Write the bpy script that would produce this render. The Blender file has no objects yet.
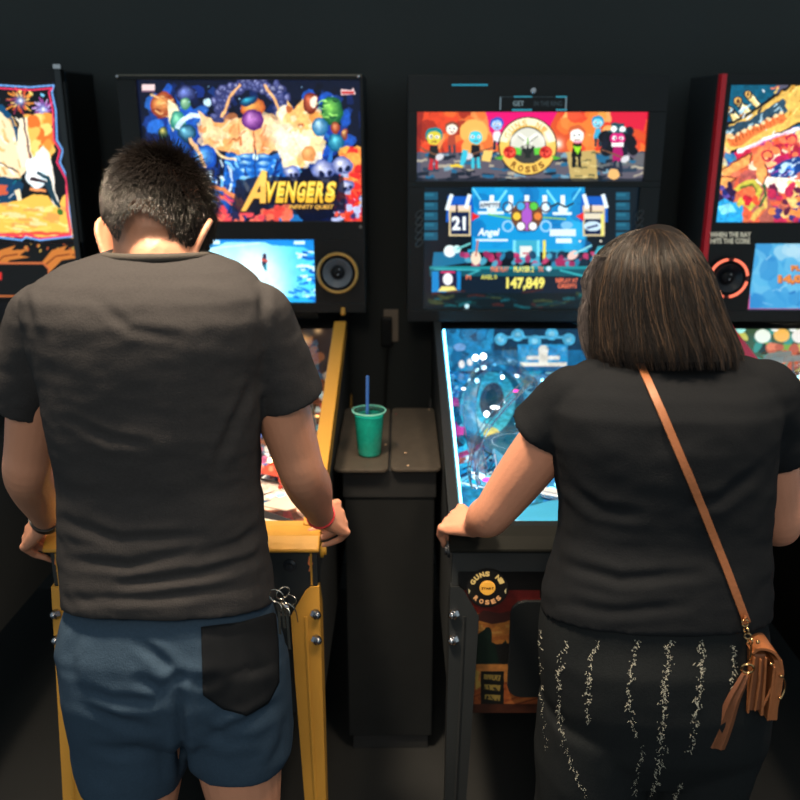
import bpy, bmesh, math, random
import numpy as np
from mathutils import Vector, Matrix, noise
from mathutils.bvhtree import BVHTree

random.seed(7); rng = np.random.default_rng(7)
S = bpy.context.scene
COL = S.collection
PI = math.pi

# ---------------------------------------------------------------- camera, world, lights, exposure
CAM_Z, PITCH, F = 1.76, math.radians(18), 886.0
cd = bpy.data.cameras.new('camera'); cam = bpy.data.objects.new('camera', cd); COL.objects.link(cam)
cam.location = (0, 0, CAM_Z); cam.rotation_euler = (PI/2-PITCH, 0, 0)
cd.sensor_width = 36; cd.lens = F/800*36; cd.clip_start = 0.05
cd.dof.use_dof = True; cd.dof.focus_distance = 1.55; cd.dof.aperture_fstop = 3.6
S.camera = cam

w = bpy.data.worlds.new('dim_room_light'); S.world = w; w.use_nodes = True
bg = w.node_tree.nodes['Background']
bg.inputs[0].default_value = (0.72, 0.88, 0.93, 1); bg.inputs[1].default_value = 0.46

def area(name, loc, target, size, power, col, sy=None, spread=180):
    l = bpy.data.lights.new(name, 'AREA'); l.energy = power; l.color = col; l.size = size
    if sy: l.shape = 'RECTANGLE'; l.size_y = sy
    l.spread = math.radians(spread)
    o = bpy.data.objects.new(name, l); COL.objects.link(o); o.location = loc
    o.rotation_euler = (Vector(target)-Vector(loc)).to_track_quat('-Z', 'Y').to_euler()
    return o
area('ceiling_lamp_warm', (-0.55, 1.13, 3.0), (-0.3, 1.36, 1.2), 0.3, 15, (1.0, 0.78, 0.55), spread=60)
area('ceiling_lamp_right', (0.62, 1.0, 3.0), (0.45, 1.4, 1.0), 0.3, 6.5, (1.0, 0.76, 0.52), spread=70)
area('ceiling_lamp_front', (-0.1, 1.75, 3.2), (-0.1, 1.9, 0.8), 0.4, 1.8, (1.0, 0.82, 0.6), spread=90)

S.view_settings.view_transform = 'Standard'; S.view_settings.look = 'None'
S.view_settings.exposure = 0.0; S.view_settings.gamma = 1.0; S.view_settings.use_curve_mapping = False
try: S.cycles.max_bounces = 6; S.cycles.sample_clamp_indirect = 4.0
except Exception: pass

area('room_lamp_behind', (-0.2, -1.1, 2.7), (0.0, 1.6, 0.6), 0.5, 2.5, (1.0, 0.84, 0.66), spread=60)

# ---------------------------------------------------------------- photo point -> place
CP, SP = math.cos(PITCH), math.sin(PITCH)
FW, UP = Vector((0, CP, -SP)), Vector((0, SP, CP)); CAM = Vector((0, 0, CAM_Z))
def ray(px, py): return FW + Vector((1, 0, 0))*((px-400)/F) - UP*((py-400)/F)
def at(px, py, Y):                     # the point of the pixel's sight line at distance Y into the room
    d = ray(px, py); return CAM + d*(Y/d.y)
def mpp(p): return (Vector(p)-CAM).dot(FW)/F   # metres per pixel there

# ---------------------------------------------------------------- materials
def lin(c): return tuple(((x/255)/12.92 if x/255 <= .04045 else ((x/255+.055)/1.055)**2.4) for x in c)
MATS = {}
def mat(name, col, rough=.5, metal=0., nscale=0, namp=.25, bump=0., bscale=200, emit=None, es=1., spec=.5, trans=0, bstretch=(1,1,1), sheen=0):
    if name in MATS: return MATS[name]
    m = bpy.data.materials.new(name); m.use_nodes = True; nt = m.node_tree; b = nt.nodes['Principled BSDF']
    c = (*lin(col), 1)
    b.inputs['Base Color'].default_value = c; b.inputs['Roughness'].default_value = rough
    b.inputs['Metallic'].default_value = metal; b.inputs['Specular IOR Level'].default_value = spec
    b.inputs['Transmission Weight'].default_value = trans
    if sheen: b.inputs['Sheen Weight'].default_value = sheen; b.inputs['Sheen Roughness'].default_value = .5
    tc = nt.nodes.new('ShaderNodeTexCoord')
    n = nt.nodes.new('ShaderNodeTexNoise'); n.inputs['Scale'].default_value = nscale or 12; n.inputs['Detail'].default_value = 4
    nt.links.new(tc.outputs['Object'], n.inputs['Vector'])
    mx = nt.nodes.new('ShaderNodeMix'); mx.data_type = 'RGBA'
    mx.inputs[6].default_value = tuple(x*(1-namp*.6) for x in c[:3])+(1,); mx.inputs[7].default_value = tuple(min(1, x*(1+namp*.6)) for x in c[:3])+(1,)
    nt.links.new(n.outputs['Fac'], mx.inputs[0]); nt.links.new(mx.outputs[2], b.inputs['Base Color'])
    if bump:
        mp = nt.nodes.new('ShaderNodeMapping'); mp.inputs['Scale'].default_value = bstretch
        n2 = nt.nodes.new('ShaderNodeTexNoise'); n2.inputs['Scale'].default_value = bscale; n2.inputs['Detail'].default_value = 3
        bp = nt.nodes.new('ShaderNodeBump'); bp.inputs['Strength'].default_value = bump; bp.inputs['Distance'].default_value = .002
        nt.links.new(tc.outputs['Object'], mp.inputs[0]); nt.links.new(mp.outputs[0], n2.inputs['Vector'])
        nt.links.new(n2.outputs['Fac'], bp.inputs['Height']); nt.links.new(bp.outputs[0], b.inputs['Normal'])
    if emit: b.inputs['Emission Color'].default_value = (*lin(emit), 1); b.inputs['Emission Strength'].default_value = es
    MATS[name] = m; return m
def artmat(name, es=1., rough=.25):    # printed artwork, backlit when es > 0
    if name in MATS: return MATS[name]
    m = bpy.data.materials.new(name); m.use_nodes = True; nt = m.node_tree; b = nt.nodes['Principled BSDF']
    a = nt.nodes.new('ShaderNodeAttribute'); a.attribute_name = 'art'
    b.inputs['Roughness'].default_value = rough
    if es > 0:
        b.inputs['Base Color'].default_value = (.01, .01, .01, 1); b.inputs['Specular IOR Level'].default_value = .3
        nt.links.new(a.outputs['Color'], b.inputs['Emission Color']); b.inputs['Emission Strength'].default_value = es
    else: nt.links.new(a.outputs['Color'], b.inputs['Base Color'])
    MATS[name] = m; return m
def glassmat(name, tint=(1, 1, 1), gloss=.06, rough=.02):
    if name in MATS: return MATS[name]
    m = bpy.data.materials.new(name); m.use_nodes = True; nt = m.node_tree; nt.nodes.clear()
    o = nt.nodes.new('ShaderNodeOutputMaterial'); t = nt.nodes.new('ShaderNodeBsdfTransparent'); g = nt.nodes.new('ShaderNodeBsdfGlossy')
    t.inputs[0].default_value = (*tint, 1); g.inputs['Roughness'].default_value = rough
    fr = nt.nodes.new('ShaderNodeLayerWeight'); fr.inputs[0].default_value = .15
    mu = nt.nodes.new('ShaderNodeMath'); mu.operation = 'MULTIPLY_ADD'; mu.inputs[1].default_value = .6; mu.inputs[2].default_value = gloss*.4
    mx = nt.nodes.new('ShaderNodeMixShader')
    nt.links.new(fr.outputs['Facing'], mu.inputs[0]); 
    mu2 = nt.nodes.new('ShaderNodeMath'); mu2.operation = 'MULTIPLY'; mu2.inputs[1].default_value = gloss*4
    nt.links.new(mu.outputs[0], mu2.inputs[0]); nt.links.new(mu2.outputs[0], mx.inputs[0])
    nt.links.new(t.outputs[0], mx.inputs[1]); nt.links.new(g.outputs[0], mx.inputs[2]); nt.links.new(mx.outputs[0], o.inputs[0])
    MATS[name] = m; return m

# ---------------------------------------------------------------- objects
ORG = {}
def tag(o, label=None, cat=None, group=None, kind=None):
    for k, v in (('label', label), ('category', cat), ('group', group), ('kind', kind)):
        if v: o[k] = v
    return o
def thing(name, loc, label, cat, group=None):
    o = bpy.data.objects.new(name, None); COL.objects.link(o); o.location = loc; o.empty_display_size = .1
    ORG[o.name] = Vector(loc); return tag(o, label, cat, group)
def link(name, me, m, parent=None, label=None, smooth=True, origin=None):
    """mesh data in world coordinates -> object, moved under its parent"""
    org = ORG[parent.name] if parent else (Vector(origin) if origin else Vector((0, 0, 0)))
    if org.length: me.transform(Matrix.Translation(-org))
    me.materials.clear(); me.materials.append(m)
    me.polygons.foreach_set('use_smooth', [smooth]*len(me.polygons))
    o = bpy.data.objects.new(name, me); COL.objects.link(o)
    if parent: o.parent = parent
    else: o.location = org
    ORG[o.name] = org
    if label: o['label'] = label
    return o

class MB:
    def __init__(s): s.v = []; s.f = []
    def add(s, vs, fs):
        k = len(s.v); s.v += [tuple(v) for v in vs]; s.f += [tuple(k+i for i in f) for f in fs]; return s
    def box(s, a, b):
        x0, y0, z0 = a; x1, y1, z1 = b
        return s.add([(x0,y0,z0),(x1,y0,z0),(x1,y1,z0),(x0,y1,z0),(x0,y0,z1),(x1,y0,z1),(x1,y1,z1),(x0,y1,z1)],
                     [(0,3,2,1),(4,5,6,7),(0,1,5,4),(1,2,6,5),(2,3,7,6),(3,0,4,7)])
    def prism(s, poly, ex):           # planar polygon (3-D points) extruded by vector ex
        n = len(poly); P = [Vector(p) for p in poly]; E = Vector(ex)
        nr = sum(((P[i]-P[0]).cross(P[(i+1) % n]-P[0]) for i in range(n)), Vector())
        if nr.dot(E) > 0: P = P[::-1]
        vs = P+[p+E for p in P]
        return s.add(vs, [tuple(range(n)), tuple(range(2*n-1, n-1, -1))]+[(i, i+n, (i+1) % n+n, (i+1) % n) for i in range(n)])
    def loft(s, rings, cap=True):      # rings: lists of equally many points
        n = len(rings[0]); vs = [p for r in rings for p in r]; fs = []
        for k in range(len(rings)-1):
            for i in range(n):
                j = (i+1) % n; fs.append((k*n+i, k*n+j, (k+1)*n+j, (k+1)*n+i))
        if cap: fs += [tuple(range(n-1, -1, -1)), tuple((len(rings)-1)*n+i for i in range(n))]
        return s.add(vs, fs)
    def tube(s, pts, r, n=10, closed=False):
        P = [Vector(p) for p in pts]; R = r if hasattr(r, '__len__') else [r]*len(P); rings = []
        up = None
        for i, p in enumerate(P):
            if closed: t = P[(i+1) % len(P)]-P[i-1]
            else: t = P[min(i+1, len(P)-1)]-P[max(i-1, 0)]
            t.normalize()
            if up is None: up = Vector((0, 0, 1)) if abs(t.z) < .9 else Vector((1, 0, 0))
            a = t.cross(up).normalized(); b = a.cross(t).normalized(); up = b
            rings.append([p+(a*math.cos(2*PI*k/n)+b*math.sin(2*PI*k/n))*R[i] for k in range(n)])
        if closed: rings.append(rings[0]); return s.loft(rings, cap=False)
        return s.loft(rings)
    def cyl(s, a, b, r0, r1=None, n=24): return s.tube([a, b], [r0, r0 if r1 is None else r1], n)
    def lathe(s, c, prof, n=32, axis=(0, 0, 1), cap=True):
        ax = Vector(axis).normalized(); u = ax.orthogonal().normalized(); v = ax.cross(u); c = Vector(c)
        return s.loft([[c+ax*h+(u*math.cos(2*PI*k/n)+v*math.sin(2*PI*k/n))*max(r, 1e-5) for k in range(n)] for r, h in prof], cap)
    def ball(s, c, r, n=16, sc=(1, 1, 1), rot=None):
        c = Vector(c); M = rot or Matrix.Identity(3); rings = []
        for i in range(n+1):
            t = -PI/2+PI*i/n
            rings.append([c+M@Vector((math.cos(t)*math.cos(2*PI*k/n)*r*sc[0], math.cos(t)*math.sin(2*PI*k/n)*r*sc[1], math.sin(t)*r*sc[2])) for k in range(n)])
        return s.loft(rings, cap=False)
    def torus(s, c, R, r, axis=(0, 0, 1), n=32, m=8, sc=1):
        ax = Vector(axis).normalized(); u = ax.orthogonal().normalized(); v = ax.cross(u); c = Vector(c)
        return s.tube([c+u*math.cos(2*PI*k/n)*R+v*math.sin(2*PI*k/n)*R*sc for k in range(n)], r, m, closed=True)
    def mesh(s, name):
        me = bpy.data.meshes.new(name); me.from_pydata(s.v, [], s.f); me.validate(); me.update(); return me
    def build(s, name, m, parent=None, bevel=0, label=None, smooth=None, origin=None):
        o = link(name, s.mesh(name), m, parent, label, smooth=(True if smooth is None else smooth), origin=origin)
        if bevel:
            b = o.modifiers.new('soft_edges', 'BEVEL'); b.width = bevel; b.segments = 2; b.limit_method = 'ANGLE'; b.angle_limit = math.radians(40)
        if smooth is None or smooth == 'auto':
            mark_sharp(o.data)
        return o
def mark_sharp(me, ang=38):
    bm = bmesh.new(); bm.from_mesh(me); bmesh.ops.recalc_face_normals(bm, faces=bm.faces)
    for e in bm.edges:
        if len(e.link_faces) == 2 and e.calc_face_angle(0) > math.radians(ang): e.smooth = False
    bm.to_mesh(me); bm.free()
def catmull(P, k=6):
    P = [Vector(p) for p in P]; out = []
    for i in range(len(P)-1):
        a, b, c, d = P[max(i-1, 0)], P[i], P[i+1], P[min(i+2, len(P)-1)]
        for j in range(k):
            t = j/k; out.append(.5*((2*b)+(c-a)*t+(2*a-5*b+4*c-d)*t*t+(3*b-a-3*c+d)*t**3))
    return out+[P[-1]]

# ---------------------------------------------------------------- printed artwork: coloured cells of a flat panel
_TX = {}
def text_tris(s, bold):
    k = (s, bold)
    if k not in _TX:
        c = bpy.data.curves.new('t', 'FONT'); c.body = s; c.offset = bold; c.resolution_u = 3
        o = bpy.data.objects.new('t', c); me = bpy.data.meshes.new_from_object(o)
        me.calc_loop_triangles(); V = np.array([v.co[:2] for v in me.vertices]); T = np.array([t.vertices[:] for t in me.loop_triangles])
        V = (V-V.min(0))/np.maximum(V.max(0)-V.min(0), 1e-6)
        bpy.data.objects.remove(o); bpy.data.curves.remove(c); bpy.data.meshes.remove(me)
        _TX[k] = (V, T)
    return _TX[k]
def vnoise(h, w, cell, seed):
    r = np.random.default_rng(seed); gh, gw = int(h/cell)+3, int(w/cell)+3
    g = r.random((gh, gw)); y = np.arange(h)/cell; x = np.arange(w)/cell
    yi, xi = y.astype(int), x.astype(int); fy, fx = y-yi, x-xi; fy = (fy*fy*(3-2*fy))[:, None]; fx = (fx*fx*(3-2*fx))[None]
    A, B, C, D = g[yi][:, xi], g[yi][:, xi+1], g[yi+1][:, xi], g[yi+1][:, xi+1]
    return (A*(1-fx)+B*fx)*(1-fy)+(C*(1-fx)+D*fx)*fy
class Art:
    def __init__(s, O, U, V, res, bgc=(0, 0, 0)):   # O lower-left corner, U and V edge vectors (metres), res cells per metre
        s.O, s.U, s.V = Vector(O), Vector(U), Vector(V); s.w = max(4, int(s.U.length*res)); s.h = max(4, int(s.V.length*res))
        s.N = s.U.cross(s.V).normalized(); s.a = np.zeros((s.h, s.w, 3)); s.a[:] = bgc; s.res = res
        s.ppx = s.px_size()
    def uv(s, x, y):
        d = ray(x, y); t = (s.O-CAM).dot(s.N)/d.dot(s.N); p = CAM+d*t-s.O
        return p.dot(s.U)/s.U.length_squared*s.w, p.dot(s.V)/s.V.length_squared*s.h
    def px_size(s):
        c = s.O+s.U*.5+s.V*.5; return mpp(c)*s.res
    def fill(s, P, col, al=1.):
        P = np.array(P, float); x0, x1 = int(max(0, P[:, 0].min()-1)), int(min(s.w, P[:, 0].max()+2)); y0, y1 = int(max(0, P[:, 1].min()-1)), int(min(s.h, P[:, 1].max()+2))
        if x1 <= x0 or y1 <= y0: return s
        X, Y = np.meshgrid(np.arange(x0, x1)+.5, np.arange(y0, y1)+.5); ins = np.zeros(X.shape, bool); n = len(P)
        for i in range(n):
            ax, ay = P[i]; bx, by = P[(i+1) % n]
            if ay == by: continue
            ins ^= ((ay > Y) != (by > Y)) & (X < (bx-ax)*(Y-ay)/(by-ay)+ax)
        r = s.a[y0:y1, x0:x1]; r[ins] = r[ins]*(1-al)+np.array(col, float)*al; return s
    def poly(s, P, col, al=1.): return s.fill([s.uv(*p) for p in P], col, al)
    def rect(s, x0, y0, x1, y1, col, al=1.): return s.poly([(x0, y0), (x1, y0), (x1, y1), (x0, y1)], col, al)
    def ell(s, x, y, rx, ry, col, rot=0, al=1., n=26):
        c, q = math.cos(math.radians(rot)), math.sin(math.radians(rot))
        return s.poly([(x+rx*math.cos(2*PI*k/n)*c-ry*math.sin(2*PI*k/n)*q, y+rx*math.cos(2*PI*k/n)*q+ry*math.sin(2*PI*k/n)*c) for k in range(n)], col, al)
    def orb(s, x, y, rx, ry, dark, light, rot=0, n=6, off=(-.25, -.3)):   # airbrushed round shape
        for i in range(n):
            t = i/(n-1); k = 1-t*.85; c = [a+(b-a)*t for a, b in zip(dark, light)]
            s.ell(x+rx*off[0]*t, y+ry*off[1]*t, rx*k, ry*k, c, rot)
        return s
    def line(s, P, w, col, al=1.):
        for (a, b), (c, d) in zip(P[:-1], P[1:]):
            L = math.hypot(c-a, d-b) or 1; nx, ny = -(d-b)/L*w/2, (c-a)/L*w/2
            s.poly([(a+nx, b+ny), (c+nx, d+ny), (c-nx, d-ny), (a-nx, b-ny)], col, al)
        for a, b in P[1:-1]:
            if w > 1.2: s.ell(a, b, w/2, w/2, col, n=8, al=al)
        return s
    def ring(s, x, y, r0, r1, col, a0=0, a1=360, n=40, sy=1.):
        A = [math.radians(a0+(a1-a0)*k/n) for k in range(n+1)]
        return s.poly([(x+r0*math.cos(t), y+r0*sy*math.sin(t)) for t in A]+[(x+r1*math.cos(t), y+r1*sy*math.sin(t)) for t in A[::-1]], col)
    def glow(s, x, y, r, col, k=1.):
        cx, cy = s.uv(x, y); R = r*s.ppx; Y, X = np.mgrid[0:s.h, 0:s.w]; g = np.exp(-((X-cx)**2+(Y-cy)**2)/(R*R*.5))*k
        s.a = s.a*(1-np.minimum(g, 1)[..., None])+np.array(col, float)*np.minimum(g, 1)[..., None]; return s
    def text(s, t, x0, y0, x1, y1, col, bold=.02, shear=0, rot=0):
        V, T = text_tris(t, bold); P = []
        for u, v in V:
            x = x0+(x1-x0)*u+shear*(v-.5); y = y1+(y0-y1)*v
            if rot:
                mx, my = (x0+x1)/2, (y0+y1)/2; c, q = math.cos(rot), math.sin(rot); x, y = mx+(x-mx)*c-(y-my)*q, my+(x-mx)*q+(y-my)*c
            P.append(s.uv(x, y))
        for tr in T: s.fill([P[i] for i in tr], col)
        return s
    def strokes(s, x0, y0, x1, y1, pal, n, l=(3, 9), w=(1, 3), ang=(0, 180), seed=1, al=.9):
        r = random.Random(seed)
        for _ in range(n):
            x, y = r.uniform(x0, x1), r.uniform(y0, y1); a = math.radians(r.uniform(*ang)); L = r.uniform(*l)
            s.line([(x, y), (x+L*math.cos(a)/2, y+L*math.sin(a)/2+r.uniform(-1, 1)), (x+L*math.cos(a), y+L*math.sin(a))], r.uniform(*w), r.choice(pal), al)
        return s
    def spots(s, x0, y0, x1, y1, pal, n, r_=(1, 3), seed=1, al=1.):
        r = random.Random(seed)
        for _ in range(n): s.ell(r.uniform(x0, x1), r.uniform(y0, y1), r.uniform(*r_), r.uniform(*r_), r.choice(pal), r.uniform(0, 180), al, 10)
        return s
    def grain(s, cell=4, amp=.25, seed=3):
        n = vnoise(s.h, s.w, cell*s.ppx, seed)*.6+vnoise(s.h, s.w, cell*s.ppx*.4, seed+1)*.4
        s.a *= (1+amp*(n-.5)*2)[..., None]; return s
    def warp(s, cell=6, amp=1.5, seed=5):
        dx = ((vnoise(s.h, s.w, cell*s.ppx, seed)-.5)*2*amp*s.ppx).round().astype(int); dy = ((vnoise(s.h, s.w, cell*s.ppx, seed+9)-.5)*2*amp*s.ppx).round().astype(int)
        Y, X = np.mgrid[0:s.h, 0:s.w]; s.a = s.a[np.clip(Y+dy, 0, s.h-1), np.clip(X+dx, 0, s.w-1)]; return s
    def blur(s, k=1):
        for _ in range(k):
            p = np.pad(s.a, ((1, 1), (1, 1), (0, 0)), 'edge'); s.a = (p[:-2, 1:-1]+p[2:, 1:-1]+p[1:-1, :-2]+p[1:-1, 2:]+2*s.a)/6
        return s
    def build(s, name, m, parent=None, label=None, thick=.004, mask=None):
        a = np.clip(s.a, 0, 255)/255; a = np.where(a <= .04045, a/12.92, ((a+.055)/1.055)**2.4)
        W, H = s.w, s.h; uu, vv = np.meshgrid(np.arange(W+1)/W, np.arange(H+1)/H)
        co = np.array(s.O)+uu[..., None]*np.array(s.U)+vv[..., None]*np.array(s.V); co = co.reshape(-1, 3)
        i = (np.arange(H)[:, None]*(W+1)+np.arange(W)[None]).reshape(-1)
        q = np.stack([i, i+1, i+W+2, i+W+1], 1)
        if mask is not None: q = q[mask.ravel()]
        nf = np.array(s.N)*-thick if s.N.dot(CAM-s.O) > 0 else np.array(s.N)*thick
        cs = [0, W, W+(W+1)*H, (W+1)*H]; base = len(co); co = np.vstack([co, co[cs]+nf])
        ex = [[base, base+3, base+2, base+1]] if mask is None else np.zeros((0, 4), int)                       # back of the sheet
        me = bpy.data.meshes.new(name); F_ = np.vstack([q, ex])
        me.vertices.add(len(co)); me.vertices.foreach_set('co', co.ravel()); me.loops.add(F_.size); me.loops.foreach_set('vertex_index', F_.ravel())
        me.polygons.add(len(F_)); me.polygons.foreach_set('loop_start', np.arange(len(F_))*4)
        me.update(calc_edges=True)
        at_ = me.attributes.new('art', 'FLOAT_COLOR', 'CORNER'); n = len(q)
        p = np.pad(a, ((0, 1), (0, 1), (0, 0)), 'edge'); vc = p.reshape(-1, 3)
        cols = np.zeros((len(F_), 4, 4)); cols[..., 3] = 1; cols[:n, :, :3] = vc[q]
        at_.data.foreach_set('color', cols.ravel())
        return link(name, me, m, parent, label, smooth=False)
# ---------------------------------------------------------------- the room
M_wall = mat('wall_paint_black', (50, 54, 54), .85, nscale=3, namp=.2, bump=.3, bscale=60)
M_floor = mat('floor_dark', (34, 36, 37), .6, nscale=5, namp=.3, bump=.3, bscale=30)
def struct(name, mb, m):
    o = mb.build(name, m, smooth=False); o['kind'] = 'structure'; return o
struct('floor', MB().box((-4.5, -1.5, -.1), (4.5, 3.2, 0)), M_floor)
struct('wall_back', MB().box((-4.5, 3.06, 0), (4.5, 3.2, 3.4)), M_wall)
struct('baseboard_back', MB().box((-4.5, 3.045, 0), (4.5, 3.06, .1)), mat('baseboard_black', (30, 32, 33), .5))

# ---------------------------------------------------------------- pinball machines
YF, YB = 1.66, 2.72
BLK = mat('black_laminate', (54, 57, 59), .5, spec=.2, nscale=6, namp=.3)
BLK2 = mat('black_plastic', (30, 33, 35), .35, spec=.25, nscale=9, namp=.2)
CHROME = mat('chrome', (200, 200, 205), .15, 1)
STEEL = mat('brushed_steel', (150, 150, 150), .3, 1)
WHITE_P = mat('white_plastic', (225, 225, 220), .35)
RUB = mat('black_rubber', (25, 25, 25), .6)
def topz(y): return .915+(y-YF)*.205
def pfz(y): return .848+(y-1.72)*.135
def glow_mat(name, c, s): return mat(name, c, .4, emit=c, es=s)

def speaker(root, x, z, r, ringc, glow=False):
    y = 2.693
    m = mat('speaker_surround_black', (34, 36, 40), .35, nscale=60)
    cone = MB().lathe((x, y, z), [(r*.96, 0), (r*.92, -.004), (r*.86, .0), (r*.5, .016), (r*.34, .018), (r*.33, .012), (r*.2, .006), (0.001, .003)], 40, (0, 1, 0), cap=False).build('speaker', m, root)
    MB().lathe((x, y-.004, z), [(r*.78, .001), (r*.74, -.003), (r*.6, .004), (r*.4, .016), (r*.3, .018), (.001, .018)], 40, (0, 1, 0), cap=False).build('cone', mat('speaker_cone_grey', (96, 104, 114), .45, nscale=60) if not glow else mat('speaker_cone_black', (30, 32, 38), .35), cone)
    rm = glow_mat('speaker_ring_lit', ringc, 1.3) if glow else mat('speaker_ring_brass', ringc, .35, .3)
    if glow:
        for a0 in (8, 98, 188, 278):
            pts = [Vector((x+r*math.cos(math.radians(a)), y-.003, z+r*math.sin(math.radians(a)))) for a in range(a0, a0+75, 6)]
            MB().tube(pts, .0042, 6).build('ring_light', rm, cone)
        MB().torus((x, y-.001, z), r, .004, (0, 1, 0), 48, 8).build('speaker_ring', mat('dark_red_plastic', (95, 20, 20), .4), cone)
    else: MB().lathe((x, 2.7125, z), [(r*1.09, 0), (r*1.09, -.012), (r*.98, -.02), (r*.96, -.012), (r*.96, 0)], 40, (0, 1, 0), cap=False).build('speaker_frame', BLK2, cone); MB().torus((x, y-.002, z), r, .0052, (0, 1, 0), 48, 8).build('speaker_ring', rm, cone)
    MB().ball((x, y+.010, z), r*.36, 14, (1, .5, 1)).build('dust_cap', mat('dust_cap_black', (26, 28, 32), .5, spec=.15), cone)
    for dx, dz in ((.006, .012), (.002, -.004)):
        MB().ball((x+dx, y-.006, z+dz), .0028, 8).build('screw', CHROME, cone)

def leg(root, side, x, yf, m, front=True, bm_=CHROME):
    """angle-iron leg: front flange and side flange, splayed outward and towards the player"""
    s = side; d = -1 if front else 1
    def q(off, z):   # outer corner line
        t = (.81-z)/.81
        return Vector((x+s*(-.004+.012*t), yf+d*(.006+.115*t), z))
    mb = MB()
    rows = [(.81, .018), (.80, .03), (.745, .062), (.6, .058), (.3, .046), (.04, .03)]
    outer = [q(0, z) for z, _ in rows]
    fr = [o+Vector((-s*wd, 0, 0)) for o, (_, wd) in zip(outer, rows)]
    sd = [o+Vector((0, -d*wd, 0)) for o, (_, wd) in zip(outer, rows)]
    th = .004
    mb.loft([[o+Vector((0, 0, 0)), f, f+Vector((0, -d*th, 0)), o+Vector((-s*th, -d*th, 0)), e+Vector((-s*th, 0, 0)), e] for o, f, e in zip(outer, fr, sd)])
    # shallow stiffening rib pressed in the front flange
    for i in range(2, 5):
        a, b = (outer[i]*.5+fr[i]*.5), (outer[i+1]*.5+fr[i+1]*.5); mb.tube([a, b], .004, 6)
    L = mb.build('leg', m, root, smooth=False)
    for z in (.752, .695):
        p = q(0, z)+Vector((-s*.010, d*.003, 0)); dr = Vector((s*.7, d*.7, 0))
        MB().cyl(p-dr*.004, p+dr*.005, .011, n=6).ball(p+dr*.007, .0085, 10).build('bolt', bm_, L)
    MB().cyl(q(0, .04)+Vector((-s*.012, -d*.012, 0)), q(0, .04)+Vector((-s*.012, -d*.012, -.04)), .016, .024, 20).build('leveler', bm_, L)
    return L

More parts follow.
